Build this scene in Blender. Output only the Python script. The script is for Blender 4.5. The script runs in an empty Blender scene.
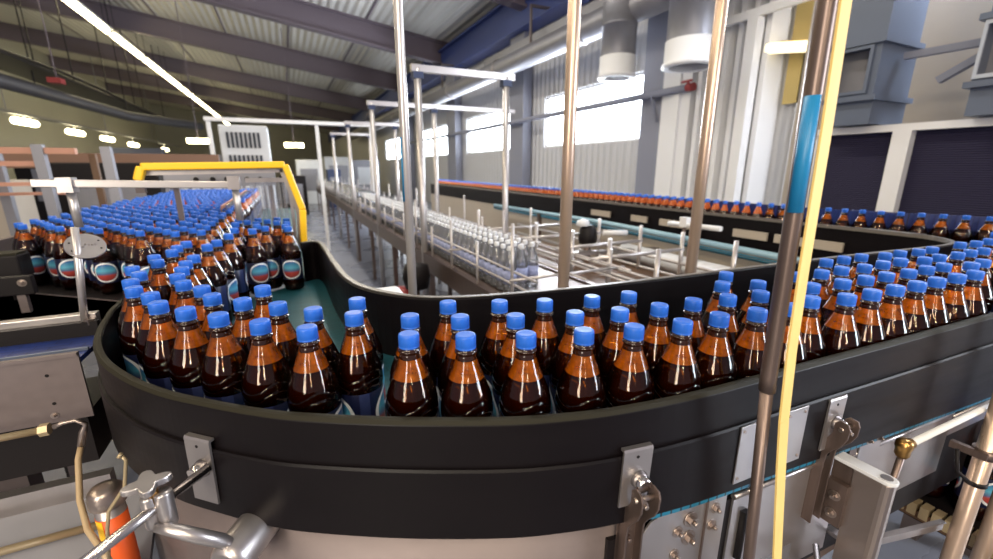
import bpy, bmesh, math, random
from mathutils import Vector, Matrix
random.seed(7)
S = bpy.context.scene
COL = S.collection
PI = math.pi

# ---------------------------------------------------------------- materials
def mat(name, col, rough=.5, metal=0., spec=.5, emit=None, estr=0., bump=None, vary=None, coat=0.):
    m = bpy.data.materials.new(name); m.use_nodes = True
    nt = m.node_tree; b = nt.nodes['Principled BSDF']
    b.inputs['Base Color'].default_value = (*col, 1)
    b.inputs['Roughness'].default_value = rough
    b.inputs['Metallic'].default_value = metal
    b.inputs['Specular IOR Level'].default_value = spec
    b.inputs['Coat Weight'].default_value = coat
    if emit:
        b.inputs['Emission Color'].default_value = (*emit, 1)
        b.inputs['Emission Strength'].default_value = estr
    tc = nt.nodes.new('ShaderNodeTexCoord')
    if vary:                      # (scale xyz, amount) wear and tone variation of the surface itself
        mp = nt.nodes.new('ShaderNodeMapping'); mp.inputs['Scale'].default_value = vary[0]
        nz = nt.nodes.new('ShaderNodeTexNoise'); nz.inputs['Scale'].default_value = 1; nz.inputs['Detail'].default_value = 5
        nt.links.new(tc.outputs['Object'], mp.inputs[0]); nt.links.new(mp.outputs[0], nz.inputs['Vector'])
        mx = nt.nodes.new('ShaderNodeMix'); mx.data_type = 'RGBA'
        mx.inputs['A'].default_value = (*[c*(1-vary[1]) for c in col], 1)
        mx.inputs['B'].default_value = (*[min(1, c*(1+vary[1])) for c in col], 1)
        nt.links.new(nz.outputs['Fac'], mx.inputs['Factor']); nt.links.new(mx.outputs['Result'], b.inputs['Base Color'])
        mr = nt.nodes.new('ShaderNodeMapRange'); mr.inputs['To Min'].default_value = max(.02, rough-.1); mr.inputs['To Max'].default_value = rough+.1
        nt.links.new(nz.outputs['Fac'], mr.inputs['Value']); nt.links.new(mr.outputs['Result'], b.inputs['Roughness'])
    if bump:                      # (scale xyz, strength)
        mp = nt.nodes.new('ShaderNodeMapping'); mp.inputs['Scale'].default_value = bump[0]
        nz = nt.nodes.new('ShaderNodeTexNoise'); nz.inputs['Scale'].default_value = 1; nz.inputs['Detail'].default_value = 3
        bp = nt.nodes.new('ShaderNodeBump'); bp.inputs['Strength'].default_value = bump[1]; bp.inputs['Distance'].default_value = .002
        nt.links.new(tc.outputs['Object'], mp.inputs[0]); nt.links.new(mp.outputs[0], nz.inputs['Vector'])
        nt.links.new(nz.outputs['Fac'], bp.inputs['Height']); nt.links.new(bp.outputs[0], b.inputs['Normal'])
    return m

M = {}
M['steel']   = mat('brushed_steel', (.16,.130,.130), .5, .5, vary=((60,6,60),.12))
M['steel2']  = mat('satin_steel', (.43,.40,.40), .33, .85, vary=((25,25,8),.10))
M['chrome']  = mat('polished_steel', (.56,.53,.52), .2, 1.)
M['copper']  = mat('warm_steel_tube', (.60,.45,.35), .30, .65, vary=((30,30,3),.2))
M['tube']    = mat('pale_steel_tube', (.50,.47,.47), .30, .6)
M['worn']    = mat('worn_brown_tube', (.17,.125,.11), .38, .75, vary=((60,60,6),.45))
M['galv']    = mat('galvanised_sheet', (.24,.24,.27), .45, .5, vary=((9,9,4),.15))
M['black']   = mat('black_plastic_rail', (.0042,.0028,.0036), .42, 0, .17, vary=((4,4,40),.25))
M['olive']   = mat('black_plastic_lip', (.017,.015,.009), .6, 0, .15)
M['dark']    = mat('dark_sheet', (.009,.007,.008), .5, 0, .2)
M['pipedark'] = mat('dark_painted_pipe', (.07,.065,.07), .45, .2)
M['bolt']    = mat('bolt_steel', (.36,.30,.27), .3, .9)
M['brass']   = mat('brass', (.45,.25,.08), .3, 1.)
M['ytube']   = mat('pale_yellow_tube', (.42,.33,.20), .35, .4)
M['yellow']  = mat('yellow_paint', (.90,.52,.01), .4)
M['strap']   = mat('yellow_strap', (.78,.56,.19), .55, vary=((40,40,12),.15))
M['bluetape']= mat('blue_tape', (.01,.19,.42), .4)
M['bluechain']=mat('blue_chain', (.01,.20,.33), .4)
M['teal']    = None
M['white']   = mat('white_paint', (.75,.75,.77), .45)
M['offwhite']= mat('cream_panel', (.40,.345,.285), .6, vary=((3,3,3),.1))
M['greyblue']= mat('grey_blue_paint', (.115,.14,.20), .45, .2, vary=((3,3,3),.12))
M['greycol'] = mat('grey_column', (.22,.23,.29), .5)
M['girder']  = mat('blue_girder_paint', (.035,.06,.22), .45, vary=((1,.3,1),.3))
M['beam']    = mat('roof_beam_paint', (.15,.12,.145), .6)
M['cap']     = mat('blue_cap_plastic', (.020,.125,.58), .38, 0, .38)
M['salmon']  = mat('salmon_paint', (.50,.25,.17), .55)
M['dullbrown'] = mat('dull_brown_beam', (.22,.12,.08), .6)
M['lip'] = mat('worn_grey_lip', (.16,.145,.13), .4, .4)
M['brown']   = mat('brown_tray', (.12,.065,.035), .45, .3, vary=((5,5,5),.4))
M['machine'] = mat('machine_white', (.62,.63,.66), .45, vary=((4,4,4),.1))
M['navy']    = mat('navy_part', (.02,.035,.10), .5)
M['dullyellow'] = mat('lamplit_recess_wall', (.50,.38,.14), .6)  # yellow lamplight in the recess put into the wall colour
M['greylight'] = mat('light_grey_blue_paint', (.42,.46,.54), .45)
M['red']     = mat('red_paint', (.28,.03,.03), .5)
M['orange']  = mat('orange_label', (.75,.10,.01), .5)
M['lightblue']=mat('pale_blue_rail', (.30,.48,.60), .4)
M['lamp']    = mat('lamp_tube', (1,1,.9), .5, emit=(1,.86,.50), estr=20)
M['lampw']   = mat('lamp_tube_warm', (1,.9,.7), .5, emit=(1,.86,.5), estr=1.6)
M['daylight']= mat('daylit_pane', (.9,.95,1), .3, emit=(.86,.93,1), estr=12)
M['hose']    = mat('hose_rubber', (.40,.29,.17), .4)
M['floor']   = mat('painted_floor', (.16,.17,.21), .28, 0, .5, vary=((1.2,1.2,1),.3))
M['vent']    = mat('dark_vent', (.03,.035,.05), .6)

def nodes(m):
    nt = m.node_tree; return nt, nt.nodes['Principled BSDF']
def math_node(nt, op, a, b=None):
    n = nt.nodes.new('ShaderNodeMath'); n.operation = op
    for i, v in enumerate((a, b)):
        if v is None: continue
        if hasattr(v, 'is_linked'): nt.links.new(v, n.inputs[i])
        else: n.inputs[i].default_value = v
    return n.outputs[0]
def mixc(nt, fac, a, b):
    n = nt.nodes.new('ShaderNodeMix'); n.data_type = 'RGBA'
    if hasattr(fac, 'is_linked'): nt.links.new(fac, n.inputs['Factor'])
    else: n.inputs['Factor'].default_value = fac
    for k, v in (('A', a), ('B', b)):
        if hasattr(v, 'is_linked'): nt.links.new(v, n.inputs[k])
        else: n.inputs[k].default_value = (*v, 1)
    return n.outputs['Result']

def corrugated(name, col, rough, axis, freq, depth, metal=0.):
    """Ribbed sheet: a wave along one axis drives the bump."""
    m = mat(name, col, rough, metal); nt, b = nodes(m)
    tc = nt.nodes.new('ShaderNodeTexCoord'); sp = nt.nodes.new('ShaderNodeSeparateXYZ')
    nt.links.new(tc.outputs['Object'], sp.inputs[0])
    s = math_node(nt, 'SINE', math_node(nt, 'MULTIPLY', sp.outputs[axis], freq*2*PI))
    bp = nt.nodes.new('ShaderNodeBump'); bp.inputs['Strength'].default_value = 1; bp.inputs['Distance'].default_value = depth
    nt.links.new(s, bp.inputs['Height']); nt.links.new(bp.outputs[0], b.inputs['Normal'])
    return m
M['wallsheet'] = corrugated('ribbed_wall_sheet', (.55,.55,.57), .5, 1, 5, .02)
M['roofsheet'] = corrugated('ribbed_roof_sheet', (.62,.60,.56), .6, 0, 4, .02)
M['ribnavy']   = corrugated('ribbed_dark_panel', (.024,.021,.052), .5, 2, 60, .003)
M['ribnavy'].node_tree.nodes['Principled BSDF'].inputs['Specular IOR Level'].default_value = .25
M['backwall']  = mat('pale_back_wall', (.33,.325,.29), .7, vary=((.3,.3,.3),.15))

def belt_material(name, c1, c2, pitch):
    m = mat(name, c1, .42); nt, b = nodes(m)
    tc = nt.nodes.new('ShaderNodeTexCoord'); br = nt.nodes.new('ShaderNodeTexBrick')
    br.inputs['Color1'].default_value = (*c1, 1); br.inputs['Color2'].default_value = (*[c*.8 for c in c1], 1)
    br.inputs['Mortar'].default_value = (*c2, 1); br.inputs['Scale'].default_value = 1/pitch
    br.inputs['Mortar Size'].default_value = .04; br.inputs['Brick Width'].default_value = 3; br.inputs['Row Height'].default_value = 1
    nt.links.new(tc.outputs['Object'], br.inputs['Vector']); nt.links.new(br.outputs['Color'], b.inputs['Base Color'])
    return m
M['teal'] = belt_material('teal_modular_belt', (.010,.085,.11), (.004,.012,.016), .025)
M['bluebelt'] = belt_material('blue_modular_belt', (.012,.03,.16), (.004,.006,.03), .02)

nt, b = nodes(M['bluechain'])
tc = nt.nodes.new('ShaderNodeTexCoord'); sp = nt.nodes.new('ShaderNodeSeparateXYZ'); nt.links.new(tc.outputs['Object'], sp.inputs[0])
nt.links.new(mixc(nt, math_node(nt, 'GREATER_THAN', math_node(nt, 'SINE', math_node(nt, 'MULTIPLY', sp.outputs[0], 2*PI/.02)), .86), (.006,.13,.22), (.002,.012,.02)), b.inputs['Base Color'])
# amber bottle materials
def amber_shell():
    m = bpy.data.materials.new('amber_bottle_plastic'); m.use_nodes = True
    nt = m.node_tree; nt.nodes.clear()
    out = nt.nodes.new('ShaderNodeOutputMaterial')
    tr = nt.nodes.new('ShaderNodeBsdfTransparent'); tr.inputs[0].default_value = (.92,.36,.06,1)
    tl = nt.nodes.new('ShaderNodeBsdfTranslucent'); tl.inputs[0].default_value = (.95,.25,.02,1)
    df = nt.nodes.new('ShaderNodeBsdfDiffuse'); df.inputs[0].default_value = (.62,.13,.01,1)
    gl = nt.nodes.new('ShaderNodeBsdfGlossy'); gl.inputs['Roughness'].default_value = .06
    fr = nt.nodes.new('ShaderNodeFresnel'); fr.inputs['IOR'].default_value = 1.5
    tc = nt.nodes.new('ShaderNodeTexCoord'); sp = nt.nodes.new('ShaderNodeSeparateXYZ')
    nt.links.new(tc.outputs['Object'], sp.inputs[0])
    # embossed wave lines round the shoulder
    ang = math_node(nt, 'ARCTAN2', sp.outputs[1], sp.outputs[0])
    wav = math_node(nt, 'MULTIPLY', math_node(nt, 'SINE', math_node(nt, 'MULTIPLY', ang, 3.0)), .007)
    hs = []
    for z0 in (.154, .167):
        d = math_node(nt, 'SUBTRACT', math_node(nt, 'ADD', sp.outputs[2], wav), z0)
        g = math_node(nt, 'DIVIDE', d, .0016)
        hs.append(math_node(nt, 'POWER', 2.718, math_node(nt, 'MULTIPLY', math_node(nt, 'MULTIPLY', g, g), -1.0)))
    nz = nt.nodes.new('ShaderNodeTexNoise'); nz.inputs['Scale'].default_value = 45; nz.inputs['Detail'].default_value = 1
    nt.links.new(tc.outputs['Object'], nz.inputs['Vector'])
    h = math_node(nt, 'ADD', math_node(nt, 'ADD', hs[0], hs[1]), math_node(nt, 'MULTIPLY', nz.outputs['Fac'], .9))
    bp = nt.nodes.new('ShaderNodeBump'); bp.inputs['Strength'].default_value = .9; bp.inputs['Distance'].default_value = .0011
    nt.links.new(h, bp.inputs['Height'])
    for n in (gl, fr): nt.links.new(bp.outputs[0], n.inputs['Normal'])
    # seen edge-on the light crosses more plastic, so the tint deepens
    lw = nt.nodes.new('ShaderNodeLayerWeight'); lw.inputs['Blend'].default_value = .55
    nt.links.new(mixc(nt, lw.outputs['Facing'], (1.0,.52,.12), (.42,.05,.006)), tr.inputs[0])
    nt.links.new(mixc(nt, lw.outputs['Facing'], (.95,.235,.008), (.10,.010,.002)), df.inputs[0])
    nt.links.new(mixc(nt, lw.outputs['Facing'], (1.0,.34,.012), (.14,.014,.002)), tl.inputs[0])
    a = nt.nodes.new('ShaderNodeMixShader'); a.inputs[0].default_value = .6
    nt.links.new(df.outputs[0], a.inputs[1]); nt.links.new(tl.outputs[0], a.inputs[2])
    # above the fill line patchy scatter stands in for light glowing through; clear below
    fill = math_node(nt, 'GREATER_THAN', sp.outputs[2], FILL)
    n2 = nt.nodes.new('ShaderNodeTexNoise'); n2.inputs['Scale'].default_value = 75; n2.inputs['Detail'].default_value = 3
    nt.links.new(tc.outputs['Object'], n2.inputs['Vector'])
    glow = nt.nodes.new('ShaderNodeMapRange'); glow.inputs['From Min'].default_value = .35; glow.inputs['From Max'].default_value = .68
    glow.inputs['To Min'].default_value = .28; glow.inputs['To Max'].default_value = .68
    nt.links.new(n2.outputs['Fac'], glow.inputs['Value'])
    share = math_node(nt, 'ADD', math_node(nt, 'MULTIPLY', fill, glow.outputs[0]), .003)
    b = nt.nodes.new('ShaderNodeMixShader'); nt.links.new(share, b.inputs[0])
    nt.links.new(tr.outputs[0], b.inputs[1]); nt.links.new(a.outputs[0], b.inputs[2])
    c = nt.nodes.new('ShaderNodeMixShader'); nt.links.new(fr.outputs[0], c.inputs[0])
    nt.links.new(b.outputs[0], c.inputs[1]); nt.links.new(gl.outputs[0], c.inputs[2])
    nt.links.new(c.outputs[0], out.inputs[0])
    return m
FILL = .207
M['amber'] = amber_shell()
M['beer'] = mat('dark_beer', (.010,.0028,.002), .12, 0, .2)
M['neck'] = mat('neck_ring', (.018,.005,.002), .10, 0, .6)
M['amberfar'] = mat('amber_bottle_far', (.42,.085,.012), .2, 0, .5)
M['beerfar'] = mat('dark_beer_far', (.026,.009,.006), .15, 0, .5)

def label_material():
    """Printed band: navy and pale stripes, an oval badge with a white ring, blue over red."""
    m = mat('printed_label', (.02,.03,.12), .35); nt, b = nodes(m)
    tc = nt.nodes.new('ShaderNodeTexCoord'); sp = nt.nodes.new('ShaderNodeSeparateXYZ')
    nt.links.new(tc.outputs['Object'], sp.inputs[0])
    ang = math_node(nt, 'ARCTAN2', sp.outputs[1], sp.outputs[0])
    u = math_node(nt, 'SUBTRACT', math_node(nt, 'ABSOLUTE', ang), PI/2)
    ux = math_node(nt, 'DIVIDE', u, 1.12); zz = math_node(nt, 'DIVIDE', math_node(nt, 'SUBTRACT', sp.outputs[2], .094), .041)
    r = math_node(nt, 'SQRT', math_node(nt, 'ADD', math_node(nt, 'MULTIPLY', ux, ux), math_node(nt, 'MULTIPLY', zz, zz)))
    stripe = math_node(nt, 'GREATER_THAN', math_node(nt, 'ABSOLUTE', u), 1.35)
    c = mixc(nt, stripe, (.006,.009,.040), (.02,.03,.10))
    c = mixc(nt, math_node(nt, 'LESS_THAN', r, 1.0), c, (.78,.80,.84))
    ramp = nt.nodes.new('ShaderNodeValToRGB'); e = ramp.color_ramp.elements
    mr = nt.nodes.new('ShaderNodeMapRange'); mr.inputs['From Min'].default_value = -.8; mr.inputs['From Max'].default_value = .8
    nt.links.new(zz, mr.inputs['Value']); nt.links.new(mr.outputs[0], ramp.inputs[0])
    e[0].position = 0; e[0].color = (.25,.03,.03,1); e[1].position = 1; e[1].color = (.02,.10,.32,1)
    for p, cc in ((.30,(.45,.06,.05,1)), (.40,(.10,.14,.30,1)), (.62,(.10,.42,.60,1))):
        x = e.new(p); x.color = cc
    c = mixc(nt, math_node(nt, 'LESS_THAN', r, .85), c, ramp.outputs[0])
    nt.links.new(c, b.inputs['Base Color'])
    return m
M['label'] = label_material()

def clear_pet():
    m = bpy.data.materials.new('clear_bottle_plastic'); m.use_nodes = True
    nt = m.node_tree; nt.nodes.clear()
    out = nt.nodes.new('ShaderNodeOutputMaterial')
    tr = nt.nodes.new('ShaderNodeBsdfTransparent'); tr.inputs[0].default_value = (.86,.88,.92,1)
    gl = nt.nodes.new('ShaderNodeBsdfGlossy'); gl.inputs['Roughness'].default_value = .08
    df = nt.nodes.new('ShaderNodeBsdfDiffuse'); df.inputs[0].default_value = (.75,.76,.82,1)
    lw = nt.nodes.new('ShaderNodeFresnel'); lw.inputs['IOR'].default_value = 1.6
    b = nt.nodes.new('ShaderNodeMixShader'); b.inputs[0].default_value = .13
    nt.links.new(tr.outputs[0], b.inputs[1]); nt.links.new(df.outputs[0], b.inputs[2])
    c = nt.nodes.new('ShaderNodeMixShader'); nt.links.new(lw.outputs[0], c.inputs[0])
    nt.links.new(b.outputs[0], c.inputs[1]); nt.links.new(gl.outputs[0], c.inputs[2])
    nt.links.new(c.outputs[0], out.inputs[0]); return m
M['pet'] = clear_pet()
M['curtain'] = clear_pet(); M['curtain'].name = 'clear_strip_plastic'
M['whitelabel'] = mat('white_blue_label', (.30,.34,.55), .4, vary=((30,30,60),.6))

# ---------------------------------------------------------------- mesh builder
class MB:
    def __init__(s, xf=None): s.bm = bmesh.new(); s.xf = xf
    def _v(s, co):
        co = Vector(co)
        return s.bm.verts.new(s.xf @ co if s.xf else co)
    def _f(s, vs, mi=0, smooth=False):
        try: f = s.bm.faces.new(vs)
        except ValueError: return
        f.material_index = mi; f.smooth = smooth
    def hexa(s, pts, mi=0):
        v = [s._v(p) for p in pts]
        for q in ((0,3,2,1),(4,5,6,7),(0,1,5,4),(1,2,6,5),(2,3,7,6),(3,0,4,7)): s._f([v[i] for i in q], mi)
        return s
    def box(s, x0, x1, y0, y1, z0, z1, mi=0):
        return s.hexa([(x0,y0,z0),(x1,y0,z0),(x1,y1,z0),(x0,y1,z0),(x0,y0,z1),(x1,y0,z1),(x1,y1,z1),(x0,y1,z1)], mi)
    def bar(s, a, b, w, h, up=(0,0,1), mi=0):
        a, b = Vector(a), Vector(b); d = (b-a).normalized(); up = Vector(up)
        r = d.cross(up).normalized()*w/2; u = r.cross(d).normalized()*h/2
        return s.hexa([a-r-u, a+r-u, b+r-u, b-r-u, a-r+u, a+r+u, b+r+u, b-r+u], mi)
    def tube(s, pts, r, seg=12, mi=0, radii=None, cap=True):
        pts = [Vector(p) for p in pts]; n = len(pts); rings = []
        t0 = (pts[1]-pts[0]).normalized()
        ref = Vector((0,0,1)) if abs(t0.z) < .9 else Vector((1,0,0))
        u = t0.cross(ref).normalized()
        for i, p in enumerate(pts):
            if i == 0: t = pts[1]-p
            elif i == n-1: t = p-pts[i-1]
            else: t = (pts[i+1]-p).normalized()+(p-pts[i-1]).normalized()
            t = t.normalized() if t.length > 1e-9 else t0
            u = (u - t*u.dot(t)).normalized(); w = t.cross(u); rr = radii[i] if radii else r
            rings.append([s._v(p+(u*math.cos(2*PI*k/seg)+w*math.sin(2*PI*k/seg))*rr) for k in range(seg)])
        for A, B in zip(rings, rings[1:]):
            for k in range(seg): s._f([A[k], A[(k+1)%seg], B[(k+1)%seg], B[k]], mi, seg > 6)
        if cap: s._f(rings[0][::-1], mi); s._f(rings[-1], mi)
        return s
    def lathe(s, prof, c=(0,0,0), seg=24, mi=0, ridged=None, smooth=True, mis=None):
        c = Vector(c); rings = []
        for j, (r, z) in enumerate(prof):
            if r < 1e-6: rings.append([s._v(c+Vector((0,0,z)))]); continue
            row = []
            for k in range(seg):
                rr = r*(ridged if (ridged and k % 2 and r > .0148) else 1)
                row.append(s._v(c+Vector((rr*math.cos(2*PI*k/seg), rr*math.sin(2*PI*k/seg), z))))
            rings.append(row)
        for j, (A, B) in enumerate(zip(rings, rings[1:])):
            m = mis[j] if mis else mi
            for k in range(seg):
                k2 = (k+1) % seg
                if len(A) == 1 and len(B) == 1: continue
                if len(A) == 1: s._f([A[0], B[k2], B[k]], m, smooth)
                elif len(B) == 1: s._f([A[k], A[k2], B[0]], m, smooth)
                else: s._f([A[k], A[k2], B[k2], B[k]], m, smooth)
        return s
    def sweep(s, path, prof, mi=0, smooth=False):
        """Closed profile [(outward offset, z)] carried along a horizontal path; outward is to the right of travel."""
        n = len(path); rings = []
        for i, p in enumerate(path):
            a = Vector(path[max(0, i-1)]); b = Vector(path[min(n-1, i+1)]); t = (b-a).normalized()
            nr = Vector((t.y, -t.x))
            rings.append([s._v((p[0]+nr.x*o, p[1]+nr.y*o, z)) for o, z in (prof(i) if callable(prof) else prof)])
        k = len(rings[0])
        for A, B in zip(rings, rings[1:]):
            for j in range(k): s._f([A[j], A[(j+1)%k], B[(j+1)%k], B[j]], mi, smooth)
        s._f(rings[0][::-1], mi); s._f(rings[-1], mi)
        return s
    def prism(s, poly, z0, z1, plane='xy', mi=0):
        """Polygon extruded: plane xy along z, xz along y, yz along x."""
        def P(a, b, c): return {'xy': (a, b, c), 'xz': (a, c, b), 'yz': (c, a, b)}[plane]
        A = [s._v(P(a, b, z0)) for a, b in poly]; B = [s._v(P(a, b, z1)) for a, b in poly]; n = len(poly)
        s._f(A[::-1], mi); s._f(B, mi)
        for i in range(n): s._f([A[i], A[(i+1)%n], B[(i+1)%n], B[i]], mi)
        return s
    def bolt(s, p, d, r=.008, mi=0, washer=True):
        p, d = Vector(p), Vector(d).normalized()
        if washer: s.tube([p, p+d*r*.25], r*1.7, 16, mi)
        s.tube([p, p+d*r*1.1], r, 6, mi)
        s.tube([p+d*r*1.1, p+d*r*1.9], r*.55, 10, mi)
        return s
    def build(s, name, m, parent=None, origin=None, bevel=0):
        bmesh.ops.recalc_face_normals(s.bm, faces=s.bm.faces)
        me = bpy.data.meshes.new(name); 
        if parent is not None: origin = world_origin(parent)
        elif origin is None:
            vs = [v.co for v in s.bm.verts]
            origin = Vector(((min(v.x for v in vs)+max(v.x for v in vs))/2, (min(v.y for v in vs)+max(v.y for v in vs))/2, min(v.z for v in vs)))
        origin = Vector(origin)
        bmesh.ops.translate(s.bm, verts=s.bm.verts, vec=-origin)
        s.bm.to_mesh(me); s.bm.free()
        for x in (m if isinstance(m, (list, tuple)) else [m]): me.materials.append(M[x] if isinstance(x, str) else x)
        o = bpy.data.objects.new(name, me); COL.objects.link(o)
        if parent is not None: o.parent = parent
        else: o.location = origin
        if bevel:
            b = o.modifiers.new('bevel', 'BEVEL'); b.width = bevel; b.segments = 2; b.limit_method = 'ANGLE'
        return o
def world_origin(o):
    v = Vector(o.location); p = o.parent
    while p: v += Vector(p.location); p = p.parent
    return v
def tag(o, label, cat, group=None):
    o['label'] = label; o['category'] = cat
    if group: o['group'] = group
    return o
def thing(name, label, cat, loc, group=None):
    o = bpy.data.objects.new(name, None); o.empty_display_size = .05; COL.objects.link(o); o.location = loc
    return tag(o, label, cat, group)
def struct(o): o['kind'] = 'structure'; return o
def smooth_path(pts, n=8):
    out = []; P = [Vector(p) for p in pts]
    for i in range(len(P)-1):
        p0 = P[max(0, i-1)]; p1 = P[i]; p2 = P[i+1]; p3 = P[min(len(P)-1, i+2)]
        for k in range(n):
            t = k/n
            out.append(tuple(.5*((2*p1)+(p2-p0)*t+(2*p0-5*p1+4*p2-p3)*t*t+(3*p1-p0-3*p2+p3)*t**3)))
    out.append(tuple(P[-1])); return out
ORD = ['', 'first','second','third','fourth','fifth','sixth','seventh','eighth','ninth','tenth','eleventh','twelfth','thirteenth','fourteenth','fifteenth','sixteenth','seventeenth','eighteenth','nineteenth']
TENS = {2:'twent',3:'thirt',4:'fort',5:'fift',6:'sixt',7:'sevent',8:'eight',9:'ninet'}
def nth(n):
    if n < 20: return ORD[n]
    if n >= 100: return 'hundredth' if n == 100 else 'hundred-and-'+nth(n-100)
    t, u = divmod(n, 10)
    return TENS[t]+'ieth' if u == 0 else TENS[t]+'y-'+ORD[u]

# ---------------------------------------------------------------- camera
CAMZ = 1.55; F_PX = 428.; TH = math.radians(14.6); YAW = math.radians(25.6)
cd = bpy.data.cameras.new('camera'); cam = bpy.data.objects.new('camera', cd); COL.objects.link(cam)
cam.location = (0, 0, CAMZ); cam.rotation_euler = (PI/2-TH, 0, -YAW)
cd.sensor_width = 36; cd.lens = F_PX/993*36; cd.clip_start = .02; cd.clip_end = 300
cd.dof.use_dof = True; cd.dof.focus_distance = .82; cd.dof.aperture_fstop = 3.2
S.camera = cam
def project(x, y, z):
    xr = x*math.cos(YAW)-y*math.sin(YAW); yr = x*math.sin(YAW)+y*math.cos(YAW); zz = z-CAMZ
    dep = yr*math.cos(TH)-zz*math.sin(TH)
    if dep < .05: return (-999, -999, dep)
    return (496.5+F_PX*xr/dep, 279.5-F_PX*(yr*math.sin(TH)+zz*math.cos(TH))/dep, dep)

# ---------------------------------------------------------------- the hall
def zc(x): return 5.95 + .14*(6-x)
m = MB(); m.box(-13, 6.6, -4, 64, -.1, 0); struct(m.build('floor', 'floor'))
m = MB(); m.hexa([(-13,-1,zc(-13)),(6.6,-1,zc(6.6)),(6.6,64,zc(6.6)),(-13,64,zc(-13)),(-13,-1,zc(-13)+.12),(6.6,-1,zc(6.6)+.12),(6.6,64,zc(6.6)+.12),(-13,64,zc(-13)+.12)])
struct(m.build('ceiling', 'roofsheet'))
m = MB()                                            # ribbed right wall, open where the windows are
WIN = [(6.22, 9.75), (11.55, 15.0), (17.0, 21.0), (24.0, 29.0)]
WZ0, WZ1 = 2.05, 3.24
m.box(6, 6.3, -1.5, 64, 0, WZ0); m.box(6, 6.3, -1.5, 64, WZ1, zc(6.2))
ys = [-1.5]+[v for w in WIN for v in w]+[64]
for a, b in zip(ys[::2], ys[1::2]): m.box(6, 6.3, a, b, WZ0, WZ1)
struct(m.build('wall_right', 'wallsheet'))
m = MB(); m.box(-13, 6.3, 64, 64.3, 0, 9); struct(m.build('wall_back', 'backwall'))
m = MB(); m.box(-13.3, -13, 4, 64, 0, 8.8); struct(m.build('wall_left', 'backwall'))
for i, (a, b) in enumerate(WIN):
    w = thing('window_%d' % (i+1), 'tall daylit window in the ribbed right wall', 'window', (6.1, (a+b)/2, WZ0))
    del w['label'], w['category']; struct(w)
    m = MB(); m.box(6.16, 6.2, a, b, WZ0, WZ1); m.build('pane', 'daylight', w)
    m = MB(); t = .05
    for y0, y1, z0, z1 in ((a,b,WZ0,WZ0+t),(a,b,WZ1-t,WZ1),(a,a+t,WZ0+t,WZ1-t),(b-t,b,WZ0+t,WZ1-t)): m.box(6.06, 6.15, y0, y1, z0, z1)
    m.build('window_frame', 'white', w)
for y in (10.2, 16.5, 23, 31.5, 40, 50):            # deep roof beams across the hall
    m = MB(); h = .75
    for z0, z1, d in ((-h, -h+.06, .17), (-h+.06, -.06, .05), (-.06, 0, .17)):
        m.hexa([(-13,y-d,zc(-13)+z0),(6.0,y-d,zc(6)+z0),(6.0,y+d,zc(6)+z0),(-13,y+d,zc(-13)+z0),(-13,y-d,zc(-13)+z1),(6.0,y-d,zc(6)+z1),(6.0,y+d,zc(6)+z1),(-13,y+d,zc(-13)+z1)])
    struct(m.build('roof_beam', 'beam'))
for k, x in enumerate((-8.5,-6.2,-3.9,-1.6,.7,3.0)):                     # roof sheet seams
    m = MB(); m.box(x-.03, x+.03, -1, 63, zc(x)-.03, zc(x)+.0); struct(m.build('ceiling_trim', 'beam'))
m = MB(); m.box(5.62, 5.98, 2.5, 63, 4.87, 5.62); m.box(5.5, 5.98, 2.5, 63, 5.62, 5.68); m.box(5.5, 5.98, 2.5, 63, 4.83, 4.87)
g = m.build('eaves_girder', 'girder'); g['kind'] = 'structure'
# columns on the right wall
for y0, y1, mt in ((5.62, 6.1, 'greycol'), (10.35, 11.1, 'greycol'), (15.4, 16.3, 'greycol'), (22, 23, 'greycol')):
    m = MB(); m.box(5.72, 5.98, y0, y1, 0, 4.83); struct(m.build('wall_column', mt))
m = MB(); m.box(5.66, 5.98, 5.02, 5.58, 0, 4.83); m.box(5.62, 5.66, 5.2, 5.32, 0, 4.83); struct(m.build('wall_column', 'white'))
# deep-ribbed white cladding bay
m = MB(); pts = []
y = 3.85
while y < 4.98: pts += [(5.9, y), (5.66, y+.04), (5.66, y+.11), (5.9, y+.15)]; y += .19
pts += [(5.98, 5.0), (5.98, 3.85)]
m.prism(pts, 0, 4.83); struct(m.build('wall_cladding', 'white'))
m = MB(); m.box(5.5, 5.56, 2.3, 5.0, 3.38, 3.48); m.box(5.5, 5.64, 3.97, 4.11, 0, 3.38); struct(m.build('wall_cladding_trim', 'white'))
m = MB(); m.box(5.93, 5.98, 2.3, 3.6, 0, 2.95); struct(m.build('wall_panel', 'machine'))

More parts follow.
